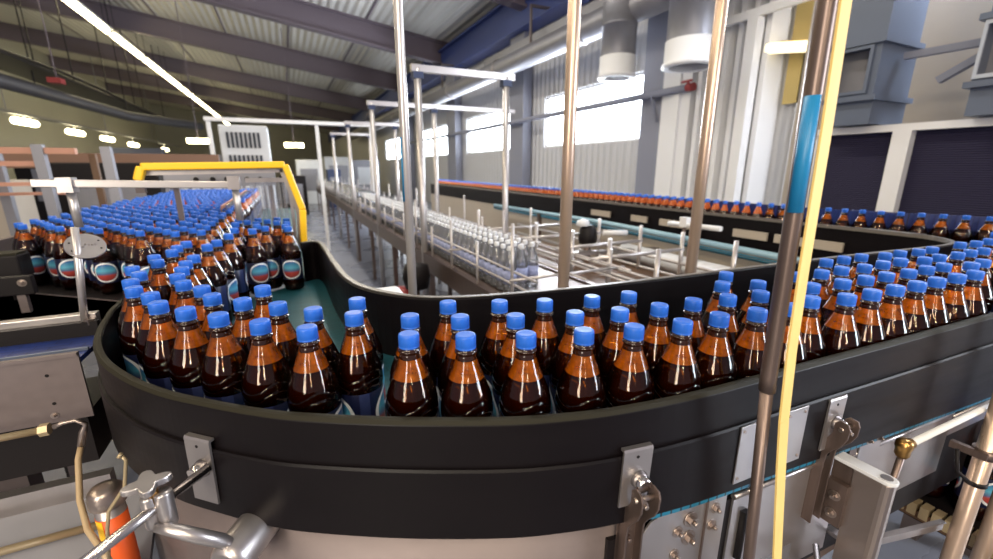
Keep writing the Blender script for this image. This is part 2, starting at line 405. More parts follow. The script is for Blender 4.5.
# ceiling light line and lamps
for i, y in enumerate([13.6, 17.6, 21.6, 25.6, 29.6, 33.6, 37.6, 41.6, 45.6, 49.6, 53.6, 57.6]):
    n = i+1
    L = thing('ceiling_light', 'long fluorescent tube in the left ceiling row, %s from the camera end' % nth(n), 'light', (-5.1, y+1.9, 6.2), 'tubes in the left ceiling row')
    m = MB(); m.tube([(-5.1,y,6.2),(-5.1,y+3.45,6.2)], .085, 10); m.build('tube', 'lamp', L)
    m = MB(); m.box(-5.22,-4.98,y+.05,y+3.7,6.29,6.36); m.build('housing', 'white', L)
    for yy in (y+.4, y+3.3):
        m = MB(); m.tube([(-5.1,yy,6.35),(-5.1,yy,zc(-5.1)-.0)], .010, 6); m.build('hanger', 'dark', L)
sp = [(26.2,3.45),(31.2,3.37),(35.9,3.31),(41.1,3.2),(50.5,3.2)]
for i, (y, z) in enumerate(sp):
    L = thing('hanging_lamp', 'short glowing lamp under the far left trunking, %s from the left' % nth(i+1), 'light', (-9.8, y, z), 'lamps under the left trunking')
    m = MB(); m.tube([(-9.8,y-.8,z),(-9.8,y+.9,z)], .14, 10); m.build('tube', 'lamp', L)
    m = MB(); m.tube([(-9.8,y,z+.1),(-9.8,y,3.72)], .02, 6); m.build('hanger', 'white', L)
m = MB(); m.box(-9.9,-9.7,12,58,3.7,3.82); o = m.build('lamp_trunking', 'galv'); tag(o, 'long thin trunking carrying small lamps on the far left', 'trunking')
for y in (14, 25, 36, 47):
    m = MB(); m.tube([(-9.8,y,3.8),(-9.8,y,zc(-9.8))], .02, 6); m.build('hanger', 'galv', o)
for i, (x, z, w) in enumerate(((-2.8, 2.53, .35), (.45, 2.45, .35))):
    L = thing('hanging_lamp', ('short glowing lamp left of the white cabinet' , 'short glowing lamp right of the white cabinet')[i], 'light', (x, 20, z))
    m = MB(); m.tube([(x-w,20,z),(x+w,20,z)], .09, 10); m.build('tube', 'lamp', L)
    m = MB(); m.tube([(x,20,z+.08),(x,20,zc(x))], .015, 6); m.build('hanger', 'beam', L)
L = thing('wall_lamp', 'warm glowing tube lamp in the recess of the right wall', 'light', (5.75, 3.4, 2.9))
m = MB(); m.tube([(5.7,3.0,2.86),(5.7,3.92,3.02)], .065, 10); m.build('tube', 'lampw', L)
m = MB(); m.bar((5.83,3.0,2.89),(5.83,3.82,3.03), .12, .12); m.build('housing', 'dullyellow', L)
m = MB(); m.box(5.93,5.98,2.9,3.78,2.35,3.6); struct(m.build('wall_recess', 'dullyellow'))

# ducts below the girder
D = thing('air_duct', 'long round silver air duct under the blue eaves girder', 'duct', (5.15, 20, 3.75))
m = MB(); m.tube([(5.15,3.0,3.95),(5.15,8,3.95),(5.15,40,3.95)], .22, 24); m.build('pipe', 'galv', D)
for y in (7.0, 10.5, 14, 18, 22, 27, 33):
    m = MB(); m.tube([(5.15,y,3.95),(5.15,y+.08,3.95)], .24, 24); m.build('joint_band', 'steel2', D)
for y in (9, 15, 21, 30):
    m = MB(); m.box(5.13,5.17,y,y+.05,4.1,4.9); m.box(5.13,5.62,y,y+.05,4.9,4.95); m.build('hanger', 'steel', D)
for nm, y, r, z0, lab in (('small', 5.95, .27, 2.95, 'round metal duct outlet with pale collar, further from the camera'), ('big', 4.5, .32, 2.84, 'large round metal duct outlet with white collar, nearest the cladding')):
    o = thing('duct_outlet', lab, 'duct', (5.0, y, z0), 'round duct outlets')
    m = MB(); m.lathe([(r,z0+.3),(r,3.7),(r*1.02,3.7),(r*1.02,3.74),(r,3.74),(r,4.5 if r>.3 else 4.05)], (5.0,y,0), 32); m.build('pipe', 'galv', o)
    m = MB(); m.lathe([(r*.8,z0),(r*1.1,z0),(r*1.1,z0+.05),(r*1.03,z0+.06),(r*1.03,z0+.32),(r*.8,z0+.32),(r*.8,z0)], (5.0,y,0), 32); m.build('collar', 'white', o)
m = MB(); m.box(5.35,5.6,5.2,12,4.3,4.36); m.box(5.35,5.37,5.2,12,4.36,4.46); m.box(5.58,5.6,5.2,12,4.36,4.46); tag(m.build('cable_tray', 'galv'), 'shallow metal cable tray beside the silver air duct', 'tray')
# conduit crossing the windows
o = thing('conduit_pipe', 'grey pipe running across the bright windows on a bracket', 'pipe', (5.62, 9, 2.75))
m = MB(); m.tube([(5.6,5.0,2.72),(5.6,14,2.72),(5.6,24,2.72)], .055, 12); m.build('pipe', 'greycol', o)
m = MB(); m.bar((5.55,5.7,2.68),(5.70,5.7,2.3), .04, .04); m.bar((5.55,5.7,2.66),(5.71,5.7,2.66), .04, .04); m.build('bracket', 'greycol', o)
o = thing('red_valve', 'small red valve on the end of the grey wall pipe', 'valve', (5.55, 5.0, 2.75))
m = MB(); m.tube([(5.6,4.92,2.72),(5.6,5.04,2.72)], .06, 12); m.tube([(5.6,4.97,2.72),(5.50,4.97,2.79)], .018, 8); m.build('body', 'red', o)
m = MB(); m.tube([(5.50,4.88,2.79),(5.50,5.06,2.79)], .02, 8); m.build('handle', 'red', o)

# near right: dark panel wall, white frame, square ducts
o = thing('panel_partition', 'partition of dark ribbed panels in a white frame behind the far lane', 'partition', (4.55, 1.4, 0))
for y0, y1 in ((.2, 1.78), (1.9, 2.46)):
    m = MB(); m.box(4.53, 4.58, y0, y1, .1, 1.835); m.build('panel', 'ribnavy', o)
m = MB(); m.box(4.45, 4.6, .2, 2.52, 1.835, 1.89); m.build('top_rail', 'white', o)
m = MB(); m.box(4.45, 4.6, 1.78, 1.9, 0, 1.835); m.build('post', 'white', o)
m = MB(); m.box(4.47, 4.6, 2.46, 2.52, 0, 1.835); m.build('post', 'white', o)
m = MB(); m.box(5.3, 5.36, -.5, 3.2, 0, 5.8); struct(m.build('wall_inner', 'offwhite'))
def square_duct(lab, x0, x1, y0, y1, zt):
    o = thing('square_duct', lab, 'duct', ((x0+x1)/2, (y0+y1)/2, 1.9), 'square grey ducts')
    z0, z1, z2 = 1.9, 2.1, 2.52
    m = MB(); m.box(x0+.02, x1, y0, y1, z0, z1); m.box(x0+.03, x1, y0, y1, z2, zt)
    fy0, fy1 = y0+.07, y1-.02                            # chamber with an opening towards the lane
    m.box(x0+.12, x1, y0, y1, z1, z2); m.box(x0, x0+.12, y0, fy0, z1, z2); m.box(x0, x0+.12, fy1, y1, z1, z2)
    m.box(x0, x0+.12, fy0, fy1, z1, z1+.05); m.box(x0, x0+.12, fy0, fy1, z2-.04, z2); m.build('body', 'greyblue', o)
    m = MB(); m.box(x0+.115, x0+.119, fy0, fy1, z1+.05, z2-.04); m.build('opening', 'galv', o)
    for z in (z1, z2, ):
        m = MB(); m.box(x0-.03, x1+.03, y0-.03, y1+.03, z-.02, z+.02); m.build('flange', 'greyblue', o)
    m = MB()
    for a,b,c,d in ((fy0-.025,fy0,z1+.035,z2-.025),(fy1,fy1+.018,z1+.035,z2-.025),(fy0,fy1,z2-.05,z2-.025),(fy0,fy1,z1+.035,z1+.06)): m.box(x0-.02,x0,a,b,c,d)
    m.build('opening_frame', 'greylight', o) if y0 < 1.5 else m.build('opening_frame', 'greyblue', o)
    return o
square_duct('square grey duct with a dark opening above the white panel frame', 4.3, 4.85, 2.02, 2.36, 4.6)
square_duct('square pale duct cut by the right edge, above the dark panels', 4.3, 4.85, 1.05, 1.46, 4.6)
m = MB(); m.bar((4.6,1.75,2.2),(4.6,1.49,2.36), .06, .05); m.bar((4.6,1.99,2.42),(4.6,1.49,2.42), .06, .05); tag(m.build('duct_brace', 'greycol'), 'dark diagonal brace between the two square ducts', 'brace')

# far background: machines, cabinets, pipes
def cabinet(x, y, w, d, h, lab, mt='machine', z0=0, grilles=0):
    o = thing('machine_cabinet', lab, 'machine', (x, y, z0))
    m = MB(); m.box(x-w/2, x+w/2, y, y+d, z0, z0+h); m.build('body', mt, o, bevel=.02)
    for g in range(grilles):
        m = MB(); zz = z0+h-.12-g*.38; nsl = 8
        for k in range(nsl): xx = x-w*.36+k*w*.72/nsl; m.box(xx, xx+w*.055, y-.012, y, zz-.26, zz)
        m.build('grille', 'vent', o)
    if not grilles:
        m = MB(); m.box(x-w*.35, x+w*.35, y-.015, y, z0+h*.3, z0+h*.8); m.build('door', 'galv' if mt != 'galv' else 'machine', o)
    return o
cabinet(-.58, 9, .75, .6, 2.27, 'tall white cabinet with two grilles above the crowd of bottles', 'machine', 0, 2)
m = MB(); m.box(-1.1, 1.6, 8.7, 8.8, 2.3, 2.36); 
for x in (-1.05, .6, 1.55): m.box(x-.03,x+.03,8.72,8.78,0,2.3)
tag(m.build('overhead_rail', 'white'), 'thin pale rail above the white grilled cabinet', 'rail')
for i, (x, y, w, h, mt, lab) in enumerate([
    (.95, 21, 1.0, 1.9, 'machine', 'white machine box straight down the aisle'),
    (2.5, 24, 1.3, 2.1, 'machine', 'white machine box beyond the far end of the middle conveyor'),
    (4.4, 27, 1.5, 2.0, 'galv', 'grey machine box near the right wall at the far end'),
    (-3.0, 26, 2.2, 2.2, 'galv', 'wide grey machine beyond the crowd of bottles'),
    (-6.0, 18, 2.5, 1.9, 'dark', 'low dark machine at the far left behind the salmon beams'),
    (-7.2, 30, 2.5, 2.6, 'greycol', 'grey machine far left under the short lamps'),
    (.2, 16, .8, 1.3, 'dark', 'dark low machine at the end of the aisle'),
    (1.75, 18.5, .5, 1.5, 'navy', 'small navy cabinet at the far end of the middle conveyor'),
    (-1.9, 13, 1.4, 1.5, 'galv', 'grey box machine behind the yellow guard')]):
    cabinet(x, y, w, .9, h, lab, mt)
o = thing('dark_trunk_pipe', 'thick dark pipe hung under the roof at upper left', 'pipe', (-5.6, 15, 3.5))
m = MB(); m.tube([(-6.4,10,3.62),(-5.6,16,3.5),(-5.0,21,3.4),(-3.2,24,3.35)], .17, 14); m.build('pipe', 'pipedark', o)
for y, x in ((11,-6.25),(16,-5.6),(21,-5.0)):
    m = MB(); m.tube([(x,y,3.6),(x,y,zc(x))], .016, 6); m.build('hanger', 'dark', o)
o = thing('cable_ladder', 'dark cable ladder heaped with cables under the roof at left', 'tray', (-5.5, 17, 3.9))
m = MB(); m.box(-6.3,-5.3,11,30,3.98,4.04); m.build('ladder', 'dark', o)
for k in range(9):
    m = MB(); x = -6.2+k*.1; m.tube([(x+random.uniform(-.05,.05), 11+j*3, 4.07+random.uniform(0,.12)) for j in range(7)], .05, 6); m.build('cable', 'dark', o)
for y in (12,18,24,29):
    for x in (-6.2,-5.4):
        m = MB(); m.tube([(x,y,4.0),(x,y,zc(x))], .018, 6); m.build('hanger', 'dark', o)
m = MB(); m.box(-4.95,-4.7,14.8,15.1,3.56,3.68); o = m.build('red_fitting', 'red'); tag(o, 'small red fitting hanging among the dark pipes at left', 'fitting')
m = MB(); m.box(-4.81,-4.79,14.93,14.95,3.7,zc(-4.8)); m.build('hanger', 'beam', o)
o = thing('ceiling_rail_motor', 'dark long fitting under the roof sheet at the top left edge', 'fitting', (-1.5,10.5,5.2))
m = MB(); m.tube([(-4.2,12.2,6.3),(-3.1,12.6,6.12)], .14, 10); m.build('body', 'red', o)
m = MB(); m.tube([(-3.65,12.4,6.2),(-3.65,12.4,zc(-3.65))], .03, 6); m.build('hanger', 'beam', o)

# salmon-beamed frame on the left
o = thing('salmon_frame', 'low frame of salmon pink beams on grey posts at far left', 'frame', (-2.0, 5.2, 0))
for x, y, w, mt, zt in ((-1.83,5.0,.07,'galv',1.74),(-1.61,5.4,.05,'brown',1.68),(-2.35,5.6,.07,'galv',1.72),(-1.39,5.0,.07,'galv',1.73)):
    m = MB(); m.box(x-w/2,x+w/2,y-w/2,y+w/2,0,zt); m.build('post', mt, o)
for z, y, x1, h in ((1.69,5.02,-1.6,.05),(1.585,5.02,-1.85,.04),(1.42,5.02,-1.85,.03),(1.32,5.5,-1.9,.025)):
    m = MB(); m.box(-3.6,x1,y-.03,y+.03,z-h/2,z+h/2); m.build('beam', 'salmon', o)
m = MB(); m.box(-3.4,-.9,8.0,8.1,1.55,1.75); tag(m.build('brown_beam', 'dullbrown'), 'dull salmon beam behind the lamps left of the white cabinet', 'beam')
for x in (-3.3,-1.0):
    pass
cabinet(-3.3, 6.5, 1.2, .5, 1.42, 'pale box machine behind the salmon beams', 'offwhite')
cabinet(-2.2, 7.6, 1.2, .4, 1.62, 'dark box machine behind the salmon beams', 'dark')

# ---------------------------------------------------------------- amber bottles
PROF = [(0,.004),(.028,.001),(.036,.004),(.0398,.012),(.0408,.030),(.0408,.043),(.0396,.048),(.0396,.1385),(.0404,.142),(.0410,.147),(.0411,.153),(.0405,.163),(.0388,.175),(.0360,.184),(.0326,.193),(.0288,.203),(.0250,.2125),(.0213,.222),(.0178,.2315),(.0148,.239),(.0134,.244),(.0130,.252)]
LIQ = [(0,.006),(.034,.006),(.0388,.014),(.0395,.046),(.0386,.052),(.0386,.138),(.0400,.147),(.0401,.153),(.0395,.163),(.0378,.175),(.0350,.184),(.0316,.193),(.0264,.207),(0,.207)]
CAP = [(.0140,.2535),(.0156,.2535),(.0156,.2555),(.0150,.256),(.0155,.2565),(.0155,.2715),(.0147,.274),(.0128,.2748),(.0105,.2746),(0,.2746)]
def bottle_meshes():
    t = {}
    a = MB(); a.lathe(PROF, seg=32); t['shell'] = a
    a = MB(); a.lathe(LIQ, seg=28); t['beer'] = a
    a = MB(); a.lathe([(.0400,.049),(.0402,.0495),(.0402,.1375),(.0400,.138)], seg=32); t['label'] = a
    a = MB(); a.lathe(CAP, seg=72, ridged=.972); t['cap'] = a
    a = MB(); a.lathe([(.0160,.2362),(.0163,.2370),(.0146,.2425),(.0140,.2455),(.0166,.2465),(.0170,.248),(.0166,.2495),(.0140,.2503),(.0140,.2535)], seg=28); t['neck_ring'] = a
    return t
BASE = 1.035
proto = None
MATS = {'shell':'amber','beer':'beer','label':'label','cap':'cap','neck_ring':'neck'}
def amber_bottle(x, y, label, group, rz=None, sc=1.):
    global proto
    if proto is None:
        proto = thing('amber_bottle', label, 'bottle', (x, y, BASE), group)
        for k, a in bottle_meshes().items(): a.build(k, MATS[k], proto, origin=None)
        for c in proto.children:                         # meshes are modelled about the bottle's own axis
            c.data.transform(Matrix.Translation(Vector((x, y, BASE))))
        r = proto
    else:
        r = proto.copy(); COL.objects.link(r); r.location = (x, y, BASE)
        for ch in KIDS:
            c = ch.copy(); c.parent = r; COL.objects.link(c)
        r['label'] = label; r['category'] = 'bottle'; r['group'] = group
    r.rotation_euler = (0, 0, random.uniform(0, 2*PI) if rz is None else rz)
    return r
NEAR=[(.595,.627),(.508,.554),(.471,.479),(.591,.543),(.560,.463),(.674,.539),(.644,.460),(.924,.658),(.836,.601),(.758,.529),(.916,.573),(.841,.518),(.727,.448),(1.073,.579),(1.000,.509),(.893,.452),(.810,.438),(.247,.725),(.239,.641),(.217,.560),(.336,.688),(.326,.605),(.301,.525),(.416,.657),(.426,.574),(.389,.499),(.512,.638),(.164,.682),(.141,.601),(.097,.819),(.080,.736),(.018,.792),(.004,.698),(-.039,.854),(-.070,.998),(-.064,.761),(-.100,.911),(-.130,.830),(-.157,.972),(-.185,1.051),(-.187,.891),(-.240,.956),(-.269,1.035),(-.313,1.106),(-.338,1.186),(-.343,1.270),(-.375,1.347),(-.230,1.122),(-.255,1.202),(-.261,1.286),(-.267,1.369),(-.340,1.424),(-.364,1.504),(-.338,1.584),(-.340,1.667),(-.329,1.750),(-.262,1.453),(-.256,1.648),(-.239,1.735),(-.220,1.891),(-.215,2.062),(-.148,2.010),(-.138,2.158),(-.104,2.081),(-.025,2.111),(-.016,2.026),(.973,.430),(1.057,.426),(1.141,.422),(1.225,.418),(1.308,.415),(1.398,.411),(1.482,.407),(1.098,.499),(1.183,.494),(1.267,.491),(1.356,.484),(1.442,.482),(1.526,.479),(1.605,.452),(1.689,.456),(1.156,.573),(1.240,.572),(1.323,.561),(1.417,.562),(1.502,.559),(1.585,.539),(1.672,.539),(1.770,.532),(1.854,.532),(1.938,.529),(1.309,.643),(1.393,.642),(1.477,.639),(1.564,.620),(1.648,.619),(1.731,.607),(1.815,.606),(2.015,.607),(2.098,.594),(2.208,.596)]
OUT = [(-.43,1.75),(-.43,1.36),(-.42,1.25),(-.403,1.144),(-.377,1.043),(-.335,.939),(-.273,.835),(-.21,.755),(-.15,.698),(-.082,.641),(-.018,.597),(.106,.53),(.232,.474),(.313,.446),(.40,.425),(.55,.407),(.8,.396),(1.1,.381),(1.5,.364),(2.2,.335),(3.0,.295)]
ENDO = [(3.2,.31),(3.4,.42),(3.475,.66),(3.43,.92),(3.315,1.2),(3.225,1.5),(3.15,1.9),(3.13,9.5)]
FAR = [(3.34,.66),(3.245,.86),(3.19,.99),(3.12,1.2),(3.06,1.42),(3.01,1.75),(2.985,2.2),(2.985,9.4)]
def inset(P):
    out = []
    for i, p in enumerate(P):
        a, b = P[max(0,i-1)], P[min(len(P)-1,i+1)]; dx, dy = b[0]-a[0], b[1]-a[1]; l = math.hypot(dx, dy)
        k = .014 if p[0] < -.18 else (.014*(1-(p[0]+.18)/.45) if p[0] < .27 else 0)
        out.append((p[0]-dy/l*k, p[1]+dx/l*k))
    return out
OUT = inset(OUT)
INN = [(.034,2.14),(.100,2.125),(.113,1.655),(.131,1.357),(.179,1.198),(.268,1.081),(.357,1.029),(.459,.999),(.631,.97),(.79,.952),(1.174,.927),(1.574,.905),(1.968,.88),(2.45,.838),(2.66,.828),(2.80,.86),(2.90,.95),(2.945,1.08),(2.95,1.3),(2.93,1.7),(2.925,9.5)]
def clear(p, L, d=.0836):
    return all((p[0]-q[0])**2+(p[1]-q[1])**2 >= d*d for q in L)
near = list(NEAR); items = []                            # (x, y, label, group)
def along(p):                                            # distance along the outer rail and off it
    s = 0; best = (9, 0)
    for a, b in zip(OUT, OUT[1:]):
        dx, dy = b[0]-a[0], b[1]-a[1]; l = math.hypot(dx, dy)
        t = max(0, min(1, ((p[0]-a[0])*dx+(p[1]-a[1])*dy)/l/l)); d = math.hypot(p[0]-a[0]-t*dx, p[1]-a[1]-t*dy)
        if d < best[0]: best = (d, s+t*l)
        s += l
    return best
rows = {}
mouth = []                                               # the block of bottles standing at the mouth of the curve
for p in near:
    d, s = along(p)
    if p[1] > 1.38: mouth.append(p); continue
    r = 0 if d < .085 else min(4, 1+int((d-.085)/.0735))
    rows.setdefault(r, []).append((s, p))
names = ['the outer row against the black rail', 'the second row in from the black rail', 'the third row in from the black rail', 'the fourth row in from the black rail', 'the innermost row of the curve']
for r, L in sorted(rows.items()):
    L.sort()
    for i, (s, p) in enumerate(L):
        items.append((p[0], p[1], 'amber bottle, %s in %s, counting from the curve' % (nth(i+1), names[r]), 'bottles on the curved conveyor'))
mouth.sort(key=lambda p: p[1])
for i, p in enumerate(mouth):
    items.append((p[0], p[1], 'amber bottle in the stream entering the curve, %s from the front' % nth(i+1), 'bottles entering the curve'))
taken = [(a[0], a[1]) for a in items]
far = []
for r in range(2):                                       # the far lane: two files, the second in the gaps of the first
    acc = .042*r; n = 0
    for (ax, ay), (bx, by) in zip(FAR, FAR[1:]):
        l = math.hypot(bx-ax, by-ay); nx, ny = (by-ay)/l*.0735*r, -(bx-ax)/l*.0735*r
        while acc < l:
            if r and ay < 1.7: acc += .0848; continue
            p = (ax+(bx-ax)*acc/l+nx, ay+(by-ay)*acc/l+ny); acc += .0848
            if clear(p, taken, .0834):
                n += 1; taken.append(p)
                far.append((p[0], p[1], 'amber bottle on the far lane, %s file from its dark guard, %s from the turn' % (nth(r+1), nth(n)), 'bottles on the far lane'))
        acc -= l
items += far
turn = {}
CARD = ['', 'one', 'two', 'three', 'four', 'five', 'six', 'seven', 'eight']
for r in range(8):
    for i in range(15):
        x = 2.03+i*.0845+(r % 2)*.042; y = .372+r*.0732-(x-2.03)*.04
        if x < 3.0 and y > .635+max(0, (x-2.3))*.18: continue
        if x > 3.36 or y > .8: continue
        if clear((x, y), taken): turn.setdefault(r, []).append((x, y))
for r, L in turn.items():
    for i, p in enumerate(L):
        items.append((p[0], p[1], 'amber bottle at the right edge turn, row %s from the rail, %s from the left' % (CARD[r+1], nth(i+1)), 'bottles in the right-hand turn'))
        taken.append(p)
crowd = []
for r in range(53):
    y = 2.06+r*.0785; row = []; off = (r % 2)*.0436+random.uniform(-.008, .008)
    for i in range(15):
        if -.335-off-i*.0872 < -1.16: break
        x = -.335-off-i*.0872
        if y < 2.06+max(0, -.46-x)*.83: continue
        if clear((x, y), taken): row.append((x+random.uniform(-.0016,.0016), y))
    row.sort(); crowd.append(row)
for r, row in enumerate(crowd):
    for k, p in enumerate(row):
        items.append((p[0], p[1], 'amber bottle in the left crowd, %s row from the front, %s from its left end' % (nth(r+1), nth(k+1)), 'crowd of bottles on the left table'))
n = 0
for r in range(1, 6):
    for i in range(3):
        x = -.02-i*.0845-(r % 2)*.042; y = 2.06+r*.0735
        if -.25 < x < .04 and clear((x, y), [(a[0], a[1]) for a in items]):
            n += 1; items.append((x, y, 'amber bottle behind the labelled front row by the curtain, %s of that block' % nth(n), 'bottles by the strip curtain'))
def shows(a):
    u, v, d = project(a[0], a[1], 1.29)
    return -15 < u < 1008 and v < 575, d
seen = sorted([a for a in items if shows(a)[0]], key=lambda a: shows(a)[1])
single = seen[:300]; rest = [a for a in items if a not in single]
rest = [a for a in rest if shows(a)[0] or (a[0] > 2 and a[1] < 1.6)]
first = True
KIDS = []
for a in single:
    # the labelled row by the curtain and the open front of the crowd turn their badge to the aisle
    az = math.atan2(a[0], a[1])
    rz = random.uniform(-.35,.35)-az+(0 if a[1] > 1.9 and a[0] < .1 else (random.choice([.9, 2, 2.8]) if a[1] > 1.25 else PI/2))
    b = amber_bottle(a[0], a[1], a[2], a[3], rz)
    if not KIDS: KIDS = list(b.children)
# all that lie further off than the three hundred nearest
m = MB()
FP = [(.036,.002,1),(.040,.02,1),(.040,.05,1),(.040,.146,2),(.041,.156,1),(.036,.184,1),(.0288,.203,1),(.0178,.2315,0),(.0134,.246,0)]
for a in rest:
    c = (a[0], a[1], BASE)
    m.lathe([(p[0], p[1]) for p in FP], c, 10, mis=[1,1,2,1,1,1,0,0,0])
    m.lathe([(.0155,.253),(.0155,.272),(.0135,.2748),(0,.2748)], c, 12, mi=3)
o = m.build('amber_bottles', ['amberfar','beerfar','navy','cap'])
o['kind'] = 'stuff'; tag(o, 'mass of amber bottles with blue caps further down the tables', 'bottles')

# ---------------------------------------------------------------- the curved conveyor
def lerp(a, b, t): return a+(b-a)*t
outp = smooth_path(OUT, 6); outall = smooth_path(OUT+ENDO, 6); inn = smooth_path(INN, 6)
def low(x): return 1.026 - .045*max(0, min(1, (x-.35)/1.2))
conv = thing('curved_conveyor', 'conveyor with black curved guard rails carrying amber bottles round the bend', 'conveyor', (.6, .7, 0))
m = MB(); m.sweep(outall, [(0,1.142),(.013,1.142),(.013,1.208),(.011,1.213),(.006,1.215),(0,1.212)], smooth=False); m.build('upper_guard_strip', 'black', conv)
m = MB(); m.sweep(outall, lambda i: [(0,low(outall[i][0])),(.019,low(outall[i][0])),(.019,1.138),(.017,1.142),(0,1.142)]); m.build('lower_guard_strip', 'black', conv)
m = MB(); m.sweep(outp, lambda i: [(.000,1.2135),(.0125,1.2095),(.0138,1.2105),(.010,1.2155),(.006,1.2162),(.001,1.2155)]); m.build('guard_lip', 'olive', conv)
m = MB(); m.sweep(inn, [(-.013,1.0),(0,1.0),(0,1.212),(-.003,1.215),(-.010,1.215),(-.013,1.212)]); m.build('inner_guard', 'black', conv)
m = MB(); m.sweep([p for p in outall if p[0] > 3.1 and p[1] > .7], [(0,1.19),(.006,1.19),(.006,1.292),(0,1.292)]); m.build('back_guard', 'bluebelt', conv)
m = MB(); m.sweep(inn, [(-.022,1.2),(-.013,1.2),(-.012,1.2155),(-.004,1.2165),(-.004,1.2185),(-.020,1.2185)]); m.build('inner_guard_lip', 'lip', conv)
m = MB()                                                 # belt between the guards
def span(pts, keys):
    sm = smooth_path(pts, 6); out = []
    for a, b in zip(keys, keys[1:]):
        seg = sm[a*6:b*6+1]
        for k in range(24): t = k/24*(len(seg)-1); i = int(t); out.append((lerp(seg[i][0],seg[i+1][0],t-i), lerp(seg[i][1],seg[i+1][1],t-i)))
    return out+[sm[-1]]
A_ = span(OUT+ENDO, (0,11,16,20,23,28)); B_ = span(INN, (0,5,9,13,16,20))
for (a, b), (c, d) in zip(zip(A_, A_[1:]), zip(B_, B_[1:])): m._f([m._v((*q, BASE-.001)) for q in (a, b, d, c)])
m.build('belt', 'teal', conv)
skirt = [p for p in outp if p[0] < .47]
m = MB(); m.sweep(skirt, [(-.03,.62),(-.006,.62),(-.006,1.022),(-.03,1.022)], smooth=True); m.build('drum_skirt', 'steel', conv)
m = MB(); m.sweep([p for p in inn if p[1] < 1.02 or p[0] < 1], [(-.01,.80),(.02,.80),(.02,1.0),(-.01,1.0)]); m.build('inner_frame', 'dark', conv)
m = MB(); m.sweep([p for p in inn if p[1] >= 1.02 and p[0] > 1], [(-.008,.62),(.02,.62),(.02,1.0),(-.008,1.0)]); m.build('far_side_frame', 'offwhite', conv)

def at_rail(x):
    """Local axes on the outer rail at a given x: along, outward, up."""
    for a, b in zip(outp, outp[1:]):
        if a[1] < 1.2 and a[0] <= x <= b[0]: break
    t = (x-a[0])/(b[0]-a[0]); p = Vector((x, lerp(a[1], b[1], t), 0)); d = (Vector((b[0],b[1],0))-Vector((a[0],a[1],0))).normalized()
    n = Vector((d.y, -d.x, 0))
    return Matrix(((d.x,n.x,0,p.x),(d.y,n.y,0,p.y),(0,0,1,0),(0,0,0,1)))
def bracket(x, lab, hanger=True, zt=1.155, zb=1.058):
    X = at_rail(x); b = MB(X)
    w = .0245
    b.hexa([(-w*1.1,.020,zb),(w*.85,.020,zb),(w*.85,.0235,zb),(-w*1.1,.0235,zb),(-w,.020,zt-.004),(w,.020,zt-.004),(w,.0235,zt-.004),(-w,.0235,zt-.004)])
    b.hexa([(-w,.014,zt-.004),(w,.014,zt-.004),(w,.0235,zt-.004),(-w,.0235,zt-.004),(-w,.014,zt),(w,.014,zt),(w,.022,zt),(-w,.022,zt)])
    pl = b.build('rail_bracket', 'steel2', conv); pl['label'] = lab
    b = MB(X); b.tube([(-.001,.0234,zt-.014),(-.001,.0240,zt-.014)], .0026, 10); b.build('screw_hole', 'dark', pl)
    b = MB(X); zb_ = zt-.050 if not hanger else zt-.053
    b.tube([(.004,.0235,zb_),(.004,.033,zb_-.0005),(.004,.040,zb_-.002)], .012, 20, radii=[.0145,.012,.0115]); b.build('boss', 'chrome', pl)
    if hanger:
        prof = [(.052,1.098),(.056,1.088),(.055,1.070),(.048,1.052),(.036,1.036),(.028,1.022),(.026,1.0),(.026,.86),(.004,.86),(.004,1.0),(.004,1.026),(.012,1.044),(.024,1.058),(.030,1.072),(.030,1.092),(.038,1.100)]
        for t in (-.012, .017):
            b = MB(X); b.prism(prof, t, t+.0035, 'yz'); b.build('hanger_plate', 'worn', pl, bevel=.001)
        b = MB(X); b.tube([(-.016,.043,1.084),(.026,.043,1.084)], .004, 12); b.bolt((-.004,.046,1.082), (0,1,-.1), .0062, washer=False); b.build('bolt', 'bolt', pl)
        b = MB(X); b.box(-.012,.018,.002,.010,.86,1.02); b.bolt((.002,.010,.985), (0,1,0), .0055); b.build('hanger_back', 'worn', pl)
    return pl
bracket(-.148, 'left rail bracket with the clamp rod', False, 1.160, 1.048)
bracket(.425, 'middle rail bracket with forked hanger')
bracket(.885, 'right rail bracket with forked hanger', True, 1.137, 1.03)
for a, b_ in ((.628, .683), (.742, .80)):
    X = at_rail((a+b_)/2); w = (b_-a)/2; b = MB(X); b.box(-w,w,.0195,.022,1.03,1.140); pl = b.build('joint_plate', 'steel2', conv, bevel=.0008)
    for tx in (-w+.008, w-.008):
        for z in (1.04, 1.130):
            b = MB(X); b.tube([(tx,.022,z),(tx,.0235,z)], .003, 10); b.build('screw', 'bolt', pl)
# blue chain ledge and steel side frame right of the drum
chainp = [p for p in outp if p[0] > .46]
m = MB(); m.sweep(chainp, lambda i: [(.000,low(chainp[i][0])-.014),(.013,low(chainp[i][0])-.014),(.013,low(chainp[i][0])-.005),(.000,low(chainp[i][0])-.005)])
ch = m.build('belt_chain', 'bluechain', conv)
m = MB(); m.sweep([p for p in outp if p[0] > .40], lambda i: [(-.02,.70),(.004,.70),(.004,.99-.02),(.006,.998-.02),(-.002,1.0-.02),(-.02,.99-.02)] if 0 else [(-.02,.72),(.002,.72),(.002,.975-.03*min(1,max(0,(outp[i][0])-.5))),(-.02,.975)])
m.build('frame_backing', 'dark', conv)
X = at_rail(.56)
b = MB(X); b.prism([(-.104,.74),(.078,.74),(.078,1.001),(.06,.9995),(-.075,1.003),(-.090,.998),(-.112,.972)], .004, .008, 'xz')
fp = b.build('side_plate', 'steel2', conv, bevel=.001)
